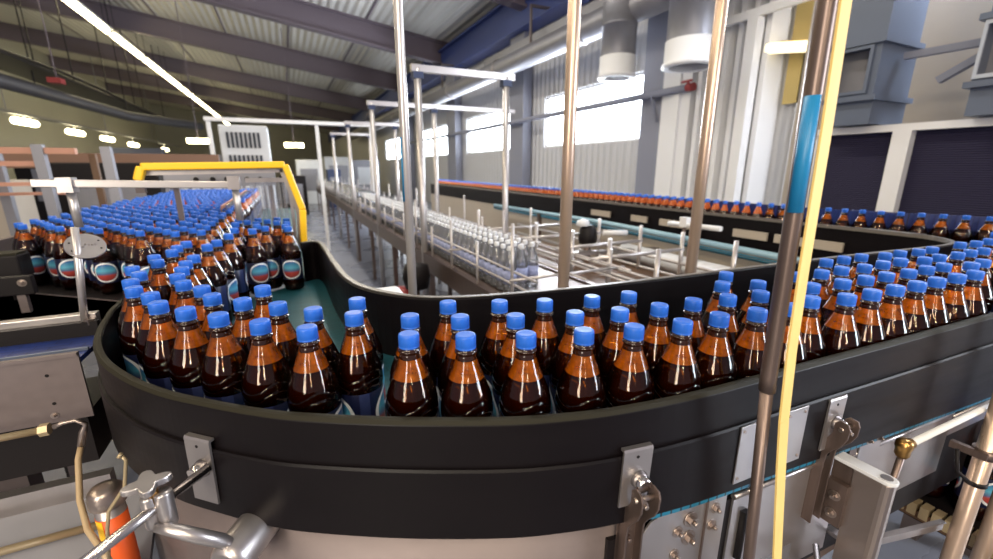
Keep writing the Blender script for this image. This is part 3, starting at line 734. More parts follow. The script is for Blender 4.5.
for (tx, z, r) in ((-.030,.958,.0062),(-.032,.912,.0062),(-.005,.975,.0085),(-.004,.937,.0085),(.052,.978,.0062),(.048,.944,.0062)):
    b = MB(X); b.bolt((tx,.008,z), (0,1,0), r); b.build('bolt', 'bolt', fp)
X = at_rail(.60)
b = MB(X); b.box(-.012,-.0085,.008,.011,.74,1.0); b.build('seam_strip', 'worn', fp)
for x0, x1, nm in ((.66, .98, 'side_plate'), (.985, 1.42, 'side_plate'), (1.425, 2.6, 'side_plate')):
    X = at_rail((x0+x1)/2); w = (x1-x0)/2; dz = low((x0+x1)/2)-1.02
    z0 = .74 if x0 < .9 else (.80 if x0 < 1.2 else .90)
    b = MB(X); b.box(-w,w,.004,.008,z0,.992+dz); b.tube([(-w,.006,.992+dz),(w,.006,.992+dz)], .0055, 8)
    pl = b.build(nm, 'steel2', conv)
    if x0 < .7:
        b = MB(X); b.tube([(-w+.03,.010,.84),(-w+.03,.010,.945)], .008, 8); b.build('slot', 'dark', pl)
# support legs of the conveyor
for x, y in ((.2,.72),(-.2,1.2),(1.4,.6),(2.3,.6),(2.4,.45),(3.15,1.6),(3.15,4),(3.15,7),(3.15,9)):
    b = MB(); b.box(x-.03,x+.03,y-.03,y+.03,0,BASE-.01); b.build('leg', 'steel', conv)
# far-lane underside: panels, pale blue return rail
for y0, y1 in ((1.35,1.75),(1.8,2.05),(2.35,2.75),(2.9,3.1),(3.4,3.7)):
    b = MB(); b.box(2.885,2.90,y0,y1,1.07,1.125); b.build('cover_plate', 'offwhite', conv)
far = thing('return_rail', 'pale blue rail running low beside the far lane', 'rail', (2.8, 3.0, 0))
b = MB(); b.tube([(2.83,1.25,.985),(2.83,3.35,1.02),(2.84,6,1.0)], .022, 10); b.build('pipe', 'lightblue', far)
b = MB(); b.tube([(2.82,1.25,.94),(2.82,3.35,.975),(2.84,6,.96)], .018, 10); b.build('lower_pipe', 'bluechain', far)
for y in (2.3, 4.6):
    b = MB(); b.box(2.79,2.83,y,y+.05,0,1.0); b.build('post', 'worn', far)

# ---------------------------------------------------------------- accumulation table on the left
tab = thing('accumulation_table', 'wide flat table crowded with amber bottles at the left', 'table', (-.8, 4, 0))
m = MB(); poly = [(-1.55,2.52),(-1.02,2.44),(-.46,1.98),(-.43,1.6),(-.3,1.9),(-.3,6.4),(-1.55,6.4)]
vs = [m._v((x, y, BASE-.002)) for x, y in poly]; m._f(vs); bmesh.ops.triangulate(m.bm, faces=m.bm.faces[:]); m.build('belt', 'dark', tab)
m = MB(); m.box(-.30,.085,2.2,6.4,BASE-.02,BASE-.002); m.build('side_belt', 'teal', tab)
m = MB()
for a, b in zip(poly[:3], poly[1:4]): m.bar((a[0],a[1],.93),(b[0],b[1],.93), .012, .20)
m.build('front_plate', 'dark', tab)
m = MB()
for a, b in zip(poly[:3], poly[1:4]): m.bar((a[0],a[1]-.01,1.028),(b[0],b[1]-.01,1.028), .01, .012)
m.build('edge_strip', 'steel', tab)
for x, y in ((-1.45,2.7),(-1.45,6.2),(-.4,6.2),(-.45,2.2),(-1.45,4.5)):
    m = MB(); m.box(x-.03,x+.03,y-.03,y+.03,0,BASE-.03); m.build('leg', 'steel', tab)
m = MB(); m.box(-1.58,-1.55,2.5,6.4,.95,1.14); m.build('side_guard', 'steel', tab)
o = thing('photo_sensor_box', 'black box with a green top left of the crowd of bottles', 'box', (-1.05,2.3,1.03))
m = MB(); m.box(-1.40,-.985,2.3,2.40,1.125,1.218); m.build('body', 'dark', o, bevel=.006)
m = MB(); m.box(-1.39,-.99,2.305,2.395,1.218,1.226)
m.build('lid', 'olive', o)
for x in (-1.35,-1.03):
    m = MB(); m.box(x-.012,x+.012,2.33,2.37,0,1.125); m.build('leg', 'dark', o)
m = MB(); m.box(-1.3,-.88,2.10,2.13,1.10,1.17)
o = m.build('front_cover', 'dark', bevel=.004); tag(o, 'dark cover plate with one bolt below the black box at left', 'cover')
m = MB(); m.bolt((-.906,2.10,1.146),(0,-1,0),.008); m.build('bolt', 'bolt', o)
for x in (-1.25,-.92):
    m = MB(); m.box(x-.012,x+.012,2.105,2.125,0,1.10); m.build('leg', 'steel', o)

# steel bar with post and reflector disc
o = thing('reflector_stand', 'round silver reflector disc on a slim post beside the curve', 'stand', (-.465,1.3,1.2))
m = MB(); m.tube([(-.467,1.285,1.195),(-.4435,1.285,1.42)], .0075, 14); m.build('post', 'tube', o)
c = Vector((-.4395,1.305,1.372)); nrm = Vector((.30,-.62,.72)).normalized()
m = MB(); m.tube([c, c+nrm*.004], .0365, 40); m.build('disc', 'steel2', o)
m = MB()
for a in (25, 155, 205, 335):
    q = nrm.cross(Vector((0,0,1))).normalized(); w = nrm.cross(q); p = c+nrm*.0041+(q*math.cos(math.radians(a))+w*math.sin(math.radians(a)))*.028
    m.tube([p, p+nrm*.0004], .0022, 8)
m.build('hole', 'dark', o)
m = MB()
for k in range(7):                                       # worn raised marks
    q = nrm.cross(Vector((0,0,1))).normalized(); w = nrm.cross(q); p = c+nrm*.004+q*(-.017+.0055*k)+w*random.uniform(-.003,.003)
    m.tube([p, p+nrm*.0012], .0026, 6)
m.build('raised_mark', 'chrome', o)
m = MB(); m.tube([(-.455,1.278,1.192),(-.455,1.278,1.205)], .011, 6); m.build('bolt', 'bolt', o)
# cross conveyor running in from the left
o = thing('cross_conveyor', 'steel-sided conveyor with a blue belt coming in at the left edge', 'conveyor', (-.9, 1.2, 0))
m = MB(); m.box(-1.6,-.415,1.078,1.084,1.05,1.188); m.bar((-1.6,1.079,1.19),(-.415,1.079,1.19),.012,.007); pl = m.build('side_plate', 'steel', o)
m = MB()
for x, z in ((-.468,1.153),(-.469,1.092),(-.90,1.15),(-.9,1.09)): m.tube([(x,1.078,z),(x,1.0772,z)], .0032, 10)
m.build('screw_hole', 'dark', pl)
m = MB(); m.bolt((-.473,1.078,1.066),(0,-1,0),.004); m.build('bolt', 'bolt', pl)
m = MB(); m.box(-1.6,-.43,1.085,1.30,1.155,1.166); m.build('belt', 'bluebelt', o)
m = MB(); m.box(-1.6,-.43,1.165,1.172,1.166,1.172); m.build('belt_guide', 'greyblue', o)
m = MB(); m.box(-1.6,-.44,1.268,1.285,1.166,1.20); m.build('far_guide', 'dark', o)
m = MB(); m.box(-1.6,-.445,1.288,1.312,1.182,1.215); m.build('top_bar', 'steel2', o, bevel=.002)
for x in (-1.3,-.6):
    m = MB(); m.box(x-.025,x+.025,1.15,1.2,0,1.15); m.build('leg', 'steel', o)
m = MB(); m.box(-1.6,-.43,1.09,1.30,.94,1.05); m.build('pan', 'dark', o)  # dark box stands in for the shade in the gap below the side plate
m = MB(); m.box(-1.6,-.41,1.065,1.09,.862,.915); m.build('lower_beam', 'steel2', o)
m = MB(); m.hexa([(-1.6,.80,.70),(-.33,.80,.70),(-.33,1.07,.86),(-1.6,1.07,.86),(-1.6,.80,.715),(-.33,.80,.715),(-.33,1.07,.875),(-1.6,1.07,.875)]); m.build('drip_tray', 'galv', o)
m = MB(); m.tube([(-1.4,1.0,.84),(-.40,1.0,.845)], .008, 10); m.build('tray_rod', 'ytube', o)
# pneumatic rod and hose
W1 = [(-0.445, 1.0, 1.078), (-0.432, 1.0, 1.083), (-0.413, 1.0, 1.084), (-0.4, 1.0, 1.072), (-0.407, 1.0, 1.056), (-0.415, 1.0, 1.028)]
W2 = [(-0.415, 1.0, 1.028), (-0.416, 0.98, 1.011), (-0.408, 0.93, 0.956), (-0.387, 0.88, 0.925), (-0.36, 0.84, 0.911), (-0.331, 0.8, 0.879)]
W3 = [(-0.288, 0.8, 1.1), (-0.284, 0.8, 1.091), (-0.294, 0.8, 1.043), (-0.321, 0.8, 1.006), (-0.329, 0.8, 0.972), (-0.337, 0.8, 0.914)]
o = thing('air_line', 'pale air tube with a hose dropping beside the drum', 'hose', (-.45,1.0,.75))
m = MB(); m.tube([(-1.3,1.02,1.064),(-.472,1.02,1.067)], .0068, 12); m.build('tube', 'ytube', o)
m = MB(); m.tube([(-.474,1.02,1.067),(-.460,1.02,1.067)], .012, 6); m.build('nut', 'ytube', o)
m = MB(); m.tube(W1, .0032, 8, radii=[.005,.0035,.0035,.0045,.0065,.0065]); m.build('fitting', 'bolt', o)
m = MB(); m.tube(W2, .0052, 10); m.build('hose', 'hose', o)
# filter canister
o = thing('filter_canister', 'steel-capped canister with a red and yellow label behind the clamp', 'canister', (-.358,.90,.74))
cx = -.358
m = MB(); m.lathe([(0,.74),(.0225,.74),(.0225,.962),(0,.962)], (cx,.90,0), 28); m.build('body', 'steel2', o)
m = MB(); m.lathe([(0,.955),(.026,.955),(.028,.958),(.028,.974),(.026,.978),(.026,.984),(.021,.990),(.010,.992),(0,.992)], (cx,.90,0), 28); m.build('cap', 'bolt', o)
m = MB(); m.lathe([(.0228,.76),(.0231,.76),(.0231,.935),(.0228,.935)], (cx,.90,0), 28); m.build('label', 'orange', o)
m = MB()
a0, a1 = math.radians(215), math.radians(250)
m.prism([(cx+r*math.cos(a), .90+r*math.sin(a)) for r, a in ((.0231,a0),(.0231,(a0+a1)/2),(.0231,a1),(.0237,a1),(.0237,(a0+a1)/2),(.0237,a0))], .762, .933); m.build('label_stripe', 'yellow', o)
o = thing('bent_rod', 'thin bent wire rod between canister and knob clamp', 'rod', (-.3,.8,.8))
m = MB(); m.tube(W3, .0028, 8); m.build('rod', 'ytube', o)
m = MB(); m.tube([W3[0], (W3[0][0]-.004,W3[0][1],W3[0][2]+.003)], .0048, 8); m.build('tip', 'ytube', o)

# knob clamp on the drum
o = thing('knob_clamp', 'steel rod clamp with a four-lobed star knob at lower left', 'clamp', (-.19,.63,1.05))
R0, R1 = Vector((-.152,.682,1.116)), Vector((-.268,.560,1.105))
m = MB(); m.tube([R0, R1], .0068, 20); m.tube([R1, R1+(R1-R0).normalized()*.002], .0055, 20); m.build('rod', 'chrome', o)
mid = R0+(R1-R0)*.45
m = MB(); m.lathe([(0,1.082),(.009,1.082),(.010,1.085),(.010,1.127),(.009,1.130),(0,1.130)], (mid.x-.006,mid.y+.002,0), 24)
m.lathe([(0,1.080),(.0095,1.080),(.0105,1.083),(.0105,1.130),(.0095,1.133),(0,1.133)], (mid.x+.0105,mid.y-.001,0), 24); m.build('clamp_block', 'steel2', o)
m = MB(); m.lathe([(0,1.14),(.006,1.12),(.006,1.145),(0,1.145)], (mid.x+.0,mid.y,0), 16); m.build('stud', 'brass', o)
m = MB(); pts = []
for k in range(64):
    a = 2*PI*k/64; r = .0205+.0065*math.cos(4*a); pts.append((mid.x-.005+r*math.cos(a+.25), mid.y+.004+r*math.sin(a+.25)))
m.prism(pts, 1.142, 1.151); m.build('star_knob', 'steel2', o, bevel=.0018)
m = MB(); m.tube([(mid.x-.002,mid.y-.008,1.086),(mid.x+.016,mid.y-.018,1.084),(-.158,.598,1.070),(-.136,.606,1.045),(-.128,.615,1.025)], .009, 14, radii=[.006,.0085,.0095,.0095,.009]); m.build('arm', 'steel2', o)
m = MB(); a_, b_ = Vector((-.137,.600,1.006)), Vector((-.098,.655,1.012)); m.tube([a_, a_+(b_-a_)*.08, a_+(b_-a_)*.2, b_, b_+(b_-a_)*.5], .028, 32, radii=[.022,.027,.030,.030,.030]); m.build('mounting_boss', 'steel2', o)

# ---------------------------------------------------------------- lower right hardware
o = thing('support_column', 'steel support column with a sloping flat cap against the side frame', 'column', (.93,.32,0))
m = MB(); pts = [(.920,.338),(.950,.338),(.950,.292)]+[(.935+.015*math.cos(a), .292+.015*math.sin(a)) for a in [-k*PI/8 for k in range(1,8)]]+[(.920,.292)]
m.prism(pts, 0, .992); m.build('column', 'bolt', o, bevel=.002)
m = MB(); q = lambda x, y, k: (.935+(x-.935)*k, .32+(y-.32)*k)
m.prism([q(x,y,1.04) if y < .33 else (q(x,y,1.04)[0],.371) for x, y in pts], .992, .9995); cp = m.build('cap', 'galv', o, bevel=.0015); cp.data.materials[0] = M['machine']
m = MB(); m.tube([(.935,.293,.9995),(.935,.293,1.0003)], .0095, 24); m.build('cap_plug', 'galv', o)
m = MB(); m.box(.908,.920,.335,.372,.86,.955); fl = m.build('flange', 'worn', o)
for z in (.925,.885):
    m = MB(); m.bolt((.908,.352,z),(-1,0,0),.0062); m.build('bolt', 'bolt', fl)
m = MB(); m.prism([(.338,.992),(.371,.992),(.371,.90),(.338,.86)], .922, .948, 'yz'); m.build('gusset_arm', 'worn', o)
m = MB(); m.box(.950,.954,.29,.33,.66,.86); m.build('foot_plate', 'steel2', o)
o = thing('valve_pipe', 'brass elbow on a white pipe with a steel drop rod', 'pipe', (1.0,.31,.9))
m = MB(); m.tube([(1.012,.30,1.042),(1.9,.285,1.030)], .0066, 14); m.build('pipe', 'white', o)
m = MB(); m.lathe([(0,1.018),(.009,1.018),(.012,1.024),(.012,1.034),(.014,1.04),(.013,1.05),(.008,1.055),(0,1.055)], (1.0,.302,0), 20); m.tube([(1.0,.302,1.042),(1.02,.3,1.042)], .0095, 14); m.build('elbow', 'brass', o)
m = MB(); m.tube([(1.0,.302,1.02),(.99,.31,.78)], .0058, 12); m.build('drop_rod', 'worn', o)
m = MB(); m.box(.985,1.005,.30,.385,.775,.785); m.build('foot', 'steel2', o)
o = thing('bolted_bracket', 'flat steel bracket with two bolts behind the brass elbow', 'bracket', (1.08,.365,.90))
X = at_rail(1.07)
b = MB(X); b.box(-.05,.03,.0086,.0125,.86,1.01); b.build('plate', 'steel2', o, bevel=.0015)
b = MB(X); b.box(-.08,-.055,.0086,.011,.86,.985); b.build('side_strip', 'worn', o)
for t, z in ((-.022,.995),(.016,.992)):
    b = MB(X); b.bolt((t,.0125,z),(0,1,0),.005); b.build('bolt', 'bolt', o)
for i, (x, y, lab) in enumerate(((1.32,.27,'steel pipe post with a clamp at the lower right edge'),(1.50,.26,'steel pipe post cut off by the right edge of the picture'))):
    o = thing('pipe_post', lab, 'post', (x,y,0))
    m = MB(); m.tube([(x,y,0),(x,y,1.25)], .0165, 24); m.build('pipe', 'copper', o)
    if i == 0:
        m = MB(); m.tube([(x,y,.935),(x,y,.955)], .022, 24); m.bar((x-.02,y-.01,.945),(x-.02,y+.05,.945),.012,.016); m.build('clamp', 'worn', o)
        m = MB(); m.tube([(x,y,.865),(x,y,.875)], .019, 24); m.tube([(x-.02,y,.87),(x-.05,y+.02,.90),(x-.05,y+.03,.95)], .004, 8); m.build('cable_tie', 'dark', o)
o = thing('lower_conveyor', 'low conveyor under the bend carrying labelled bottles at lower right', 'conveyor', (1.7,.5,0))
m = MB(); m.box(1.56,1.98,.12,.85,.55,.615); m.build('belt', 'dark', o)
m = MB()
for k in range(26): m.box(1.52,1.555,.14+k*.026,.14+k*.026+.019,.585,.622)
cn = m.build('chain', 'ytube', o)
m = MB(); m.box(1.525,1.552,.12,.85,.575,.60); m.build('chain_rail', 'brown', o)
for x, y in ((1.6,.2),(1.9,.2),(1.6,.8),(1.9,.8)):
    m = MB(); m.box(x-.02,x+.02,y-.02,y+.02,0,.55); m.build('leg', 'brown', o)
m = MB(); m.box(1.1,1.56,.12,.16,.50,.55); m.build('cross_beam', 'brown', o)
m = MB(); m.box(1.0,1.56,.42,.46,.62,.68); m.box(1.0,1.56,.60,.64,.55,.60); m.build('cross_beam', 'brown', o)
for i in range(5):
    for j in range(3):
        x, y = 1.625+j*.09, .23+i*.095
        b = bpy.data.objects.new('amber_bottle', None); COL.objects.link(b); b.location = (x, y, .616)
        for ch in KIDS:
            c = ch.copy(); c.parent = b; COL.objects.link(c)
        tag(b, 'bottle on the low conveyor at lower right, %s column, %s from the camera end' % (nth(j+1), nth(i+1)), 'bottle', 'bottles on the low conveyor'); b.rotation_euler.z = random.choice([3.3,2.9,4.0])
m = MB(); m.bar((1.13,.345,.72),(1.33,.30,.72),.004,.022,(0,0,1)); m.bar((1.13,.345,.732),(1.33,.30,.732),.012,.003)
o = m.build('angle_bar', 'steel2'); tag(o, 'pale flat angle bar sticking out below the brass elbow', 'bar')
m = MB(); m.bar((1.13,.345,.70),(.948,.345,.70),.02,.02); m.build('arm', 'worn', o)
o = thing('machine_deck', 'grey steel deck low in front of the side frame', 'deck', (.85,.3,0))
m = MB(); m.box(.66,.90,.385,.395,.66,.80); m.box(.62,.89,.20,.385,.70,.712); m.build('plate', 'galv', o)
m = MB(); m.tube([(.74,.24,.735),(.90,.36,.80)], .006, 10); m.build('rod', 'chrome', o)
for x in (.64,.87):
    m = MB(); m.box(x-.015,x+.015,.21,.24,0,.70); m.build('leg', 'worn', o)

# ---------------------------------------------------------------- tall posts
o = thing('leaning_post', 'tall worn brown post with a yellow strap and blue tape in front of the rail', 'post', (.74,.34,0))
pp = [(.745,.338,0),(.640,.338,.90),(.598,.338,1.26),(.583,.338,1.75),(.566,.338,2.4)]
m = MB(); m.tube([(.735,.338,0),(.634,.338,.90),(.5985,.338,1.242)], .0086, 20); m.build('lower_pole', 'worn', o)
m = MB(); m.tube([(.5985,.338,1.238),(.598,.338,1.26),(.583,.338,1.75),(.566,.338,2.4)], .0108, 20); m.build('upper_pole', 'worn', o)
m = MB(); m.tube([(.5905,.338,1.47),(.5775,.338,1.93)], .0122, 20, cap=False) if 0 else m.tube([(.5862,.3345,1.495),(.5815,.3345,1.634)], .0090, 20); m.build('tape_wrap', 'bluetape', o)
m = MB(); sp = [(0.702, 0.32, 0.8), (0.682, 0.32, 0.9), (0.6395, 0.32, 1.1), (0.6225, 0.32, 1.19), (0.613, 0.322, 1.3), (0.6075, 0.323, 1.42), (0.604, 0.325, 1.6), (0.597, 0.328, 1.8), (0.5845, 0.33, 2.3)]
for a, b in zip(sp, sp[1:]): m.bar(a, b, .0205, .003, (0,1,0))
m.build('strap', 'strap', o)
m = MB(); m.tube([(.6005,.338,1.235),(.5995,.338,1.247)], .0108, 20); m.build('joint', 'worn', o)
for nm, x, y, r, mt, lab in (('steel', .301, 1.2, .0125, 'tube', 'slim bright steel pole rising behind the inner guard, left of centre'), ('copper', .868, 1.25, .021, 'copper', 'copper-toned pole rising behind the inner guard at centre'), ('brown', 1.582, 1.3, .0235, 'copper', 'copper-toned pole rising behind the inner guard right of centre')):
    o = thing('support_pole', lab, 'pole', (x, y, 0), 'tall poles inside the bend')
    m = MB(); m.tube([(x,y,0),(x,y,3.6)], r, 24); m.build('pole', mt, o)
    m = MB(); m.lathe([(0,0),(r*2.6,0),(r*2.6,.012),(r*1.05,.02),(r*1.05,.03)], (x,y,0), 24); m.build('base_plate', 'steel', o)
    if nm == 'steel':
        m = MB(); m.tube([(x-.004,y,1.46),(x-.004,y,1.63)], .0095, 16); m.build('tape_strip', 'bluetape', o)

# ---------------------------------------------------------------- yellow guard, rails and curtain over the table
o = thing('yellow_guard', 'bright yellow tube guard frame arching over the bottles', 'guard', (-.25,2.25,0))
m = MB(); pts = [(-.545,2.25,1.50),(-.525,2.25,1.555),(.003,2.25,1.565),(.056,2.25,1.36),(.044,2.25,1.18)]
for a, b in zip(pts, pts[1:]): m.bar(a, b, .03, .042, (0,1,0))
m.build('tube', 'yellow', o, bevel=.006)
m = MB()
for a, b in zip(pts[1:], pts[2:]):
    a2, b2 = Vector(a)+Vector((-.012,.03,-.02)), Vector(b)+Vector((-.012,.03,-.02)); m.bar(a2, b2, .03, .03, (0,1,0))
m.build('inner_frame', 'steel2', o)
m = MB(); m.box(.03,.06,2.25,2.28,0,1.19); m.build('post', 'steel', o)
m = MB(); m.box(-.56,-.53,2.25,2.28,1.45,1.5); m.build('foot', 'steel', o)
o = thing('side_panel_beam', 'grey perforated beam panel just behind the yellow guard', 'beam', (-.3,2.6,1.4))
m = MB(); m.box(-.52,-.05,2.6,2.66,1.46,1.565); m.build('body', 'galv', o)
m = MB()
for x in (-.40,-.33,-.27,-.18,-.12): m.tube([(x,2.6,1.495),(x,2.592,1.495)], .012, 10)
m.build('hole', 'dark', o)
for x in (-.5,-.08):
    m = MB(); m.box(x-.012,x+.012,2.62,2.645,1.3,1.46) if 0 else m.box(x-.012,x+.012,2.66,2.68,BASE,1.5); m.build('bracket', 'steel', o)
o = thing('cross_rail', 'long steel rail on clamps crossing above the bottle crowd', 'rail', (-.5,2.15,1.48))
m = MB(); m.bar((-.83,2.15,1.497),(-.19,2.15,1.481),.02,.028); m.build('bar', 'tube', o, bevel=.003)
for x in (-.735,-.20):
    m = MB(); m.box(x-.022,x+.022,2.128,2.185,1.462,1.516); m.build('clamp', 'steel2', o)
    m = MB(); m.box(x-.012,x+.012,2.16,2.184,1.30,1.47) if 0 else m.tube([(x,2.17,1.47),(x-.0,2.17,1.33)], .014, 12); m.build('post', 'tube', o)
for k in range(10):
    x = -1.3+k*.115
    m = MB(); y = 6.45; m.box(x-.018,x+.018,y,y+.03,0,1.5)
    t = m.build('divider_post', 'galv'); tag(t, 'grey divider post at the far end of the crowd, %s from the left' % nth(k+1), 'post', 'divider posts behind the crowd')
o = thing('strip_curtain', 'clear ribbed strip curtain above the bottles by the yellow guard', 'curtain', (-.07,2.33,1.31))
for k in range(7):
    m = MB(); x = -.155+k*.022; m.box(x,x+.018,2.33+.004*(k%2),2.333+.004*(k%2),1.318,1.49); m.build('strip', 'curtain', o)
m = MB(); m.box(-.17,.02,2.325,2.345,1.485,1.505); m.build('top_bar', 'steel2', o)
m = MB(); m.box(.005,.02,2.325,2.345,BASE-.02,1.485); m.build('post', 'steel2', o)
for x in (-.36,-.335):
    m = MB(); m.bar((x,3.0,1.325),(x-.02,5.2,1.325),.008,.02); t = m.build('lane_divider', 'salmon' if x < -.35 else 'chrome'); 
    tag(t, 'orange guide bar lying between the caps at the right of the crowd' if x < -.35 else 'silver guide bar lying between the caps at the right of the crowd', 'guide bar')
    for yy in (3.05,5.1):
        m = MB(); m.box(x-.016,x-.006,yy,yy+.01,BASE,1.32); m.build('post', 'steel', t)

# ---------------------------------------------------------------- middle conveyor with clear bottles
mc = thing('middle_conveyor', 'long conveyor of clear bottles running down the middle of the hall', 'conveyor', (1.4,6,0))
m = MB(); m.box(1.02,1.62,1.75,17.5,.80,.848); m.build('belt', 'worn', mc)
m = MB(); m.box(.98,1.02,1.6,17.5,.72,.86); m.build('side_frame', 'worn', mc)
m = MB(); m.box(1.62,1.66,1.6,17.5,.72,.86); m.build('side_frame', 'worn', mc)
for k in range(12):
    for x in (1.0,1.64):
        m = MB(); y = 1.9+k*1.4; m.box(x-.02,x+.02,y,y+.04,0,.72); m.build('leg', 'worn', mc)
for x, z in ((1.03,.95),(1.03,1.02),(1.61,.95),(1.61,1.02),(1.32,1.0)):
    m = MB(); m.tube([(x,1.7,z),(x,17,z)], .007, 8); m.build('guide_rail', 'tube', mc)
for k in range(34):
    y = 1.9+k*.46
    for x in (1.0,1.64):
        m = MB(); m.tube([(x,y,.78),(x,y,(1.10,1.2,1.12,1.28)[(k*7+int(x*3))%4])], .009, 8); m.build('guide_post', 'tube', mc)
for k in range(9):
    y = 1.85+k*.92
    m = MB(); m.tube([(.96,y,1.0),(1.70,y,1.0)], .008, 8); m.build('cross_rod', 'tube', mc)
CB = None
def clear_bottle(x, y, z, lab, grp):
    global CB
    if CB is None:
        CB = thing('clear_bottle', lab, 'bottle', (x,y,z), grp)
        for nm, prof, mt in (('shell',[(0,.003),(.038,.004),(.0405,.014),(.0395,.05),(.0395,.15),(.041,.16),(.036,.185),(.024,.215),(.0145,.24),(.0138,.252)],'pet'),('label',[(.0399,.06),(.0402,.06),(.0402,.14),(.0399,.14)],'whitelabel'),('cap',[(.0155,.25),(.0155,.271),(.013,.274),(0,.274)],'machine')):
            a = MB(); a.lathe(prof, seg=16); c = a.build(nm, mt, CB); c.data.transform(Matrix.Translation(Vector((x,y,z))))
        return CB
    r = CB.copy(); COL.objects.link(r); r.location = (x,y,z); r['label'] = lab; r['group'] = grp
    for ch in CK:
        c = ch.copy(); c.parent = r; COL.objects.link(c)
    return r
CK = []
lane = ['left','middle','right']
for j in range(3):
    n = 0
    for i in range(70):
        y = 2.12+i*.0865*(1 if i < 40 else 1.0)+j*.03
        if y > 8.2 or (j == 0 and i > 60): break
        n += 1
        clear_bottle(1.10+j*.09, y, .848, 'clear bottle in the %s file of the middle conveyor, %s from its near end' % (lane[j], nth(n)), 'clear bottles on the middle conveyor')
        if not CK: CK = list(CB.children)
m = MB()
for j in range(5):
    for i in range(100):
        y = 8.35+i*.087
        if y > 17: break
        m.lathe([(.04,.0),(.04,.16),(.024,.215),(.0145,.24),(.0155,.274),(0,.274)], (1.10+j*.09,y,.848), 8)
o = m.build('clear_bottles', 'pet'); o['kind'] = 'stuff'; tag(o, 'far stretch of clear bottles on the middle conveyor', 'bottles')

# gantry frames over the middle conveyor
for i, y in enumerate((3.5,5.5,7.7,10.2)):
    zt = 2.29 if i < 2 else 2.26
    o = thing('gantry_frame', 'silver tube goalpost frame over the middle conveyor, %s from the camera' % nth(i+1), 'frame', (1.4,y,0), 'goalpost frames over the middle conveyor')
    for x in (1.0,1.765):
        m = MB(); m.tube([(x,y,0),(x,y,zt)], .028, 14); m.build('post', 'tube', o)
    x1 = 1.84 if i != 1 else 2.9
    m = MB(); m.bar((.95,y,zt),(x1,y,zt),.05,.05); m.build('crossbar', 'tube', o)
    for x in (1.0,1.765):
        m = MB(); m.box(x-.04,x+.04,y-.035,y+.035,zt-.075,zt-.025); m.build('corner_clamp', 'navy', o)
    if x1 > 2:
        m = MB(); m.tube([(2.85,y,0),(2.85,y,zt)], .028, 12) if 0 else m.bar((2.6,y,0),(2.6,y,zt-.02),.05,.05); m.build('end_post', 'steel2', o)
# second conveyor: brown trays, rails
sc = thing('tray_conveyor', 'empty brown conveyor bed with steel guide rails inside the bend', 'conveyor', (2.1,3,0))
m = MB(); m.box(1.82,2.42,1.45,4.4,.70,.78); m.build('bed', 'brown', sc)
for x, z in ((1.80,.90),(1.95,.84),(2.1,.84),(2.44,.90),(2.44,.80)):
    m = MB(); m.tube([(x,1.35,z),(x,4.5,z)], .012, 8); m.build('guide_rail', 'tube', sc)
for k, y in enumerate((1.7,2.1,2.5,3.0,3.6,4.2)):
    for x in (1.80,2.44):
        m = MB(); m.tube([(x,y,.70),(x,y,1.12)], .014, 10); m.build('guide_post', 'tube', sc)
for y in (2.1,2.5,3.0,3.6):
    m = MB(); m.tube([(1.66,y,1.0),(2.46,y,1.0)], .013, 8); m.build('cross_rod', 'tube', sc)
m = MB(); m.bar((2.0,2.9,.86),(2.9,2.75,.86),.06,.03); m.build('link_bar', 'steel2', sc)
for x, y in ((1.86,1.5),(2.38,1.5),(1.86,4.3),(2.38,4.3)):
    m = MB(); m.box(x-.02,x+.02,y-.02,y+.02,0,.70); m.build('leg', 'worn', sc)
o = thing('drive_motor', 'small dark rounded motor with pale hood on the inner rails', 'motor', (2.35,2.9,.9))
m = MB(); m.lathe([(0,.92),(.07,.92),(.08,.96),(.07,1.05),(.04,1.08),(0,1.08)], (2.28,2.95,0), 18); m.build('body', 'dark', o)
m = MB(); m.lathe([(.055,1.075),(.06,1.08),(.045,1.12),(0,1.135)], (2.24,2.97,0), 18); m.build('hood', 'machine', o)
m = MB(); m.tube([(2.28,2.95,.78),(2.28,2.95,.92)], .03, 10); m.build('foot', 'worn', o)
m = MB(); m.tube([(2.36,2.85,1.02),(2.56,2.78,1.02)], .022, 10); m.build('shaft', 'white', o)
o = thing('film_roll', 'long white wrapped roll lying beside the tray conveyor', 'roll', (2.7,2.2,.70))
m = MB(); m.tube([(2.70,2.95,.82),(2.66,1.55,.82)], .075, 20); m.build('roll', 'machine', o)
m = MB(); m.tube([(2.70,3.0,.82),(2.66,1.5,.82)], .03, 12); m.build('core', 'brown', o)
m = MB(); m.box(2.52,2.82,1.5,3.05,.0,.745); tag(m.build('roll_bench', 'brown'), 'brown bench under the long white roll', 'bench')
o = thing('clamp_post', 'white-headed clamp post in front of the far lane', 'post', (2.62,2.25,.74))
m = MB(); m.tube([(2.62,2.25,.745),(2.62,2.25,1.16)], .012, 10); m.build('rod', 'worn', o)
m = MB(); m.box(2.595,2.645,2.22,2.28,1.13,1.2); m.tube([(2.62,2.4,1.14),(2.62,1.95,1.15)], .018, 10); m.build('head', 'white', o)
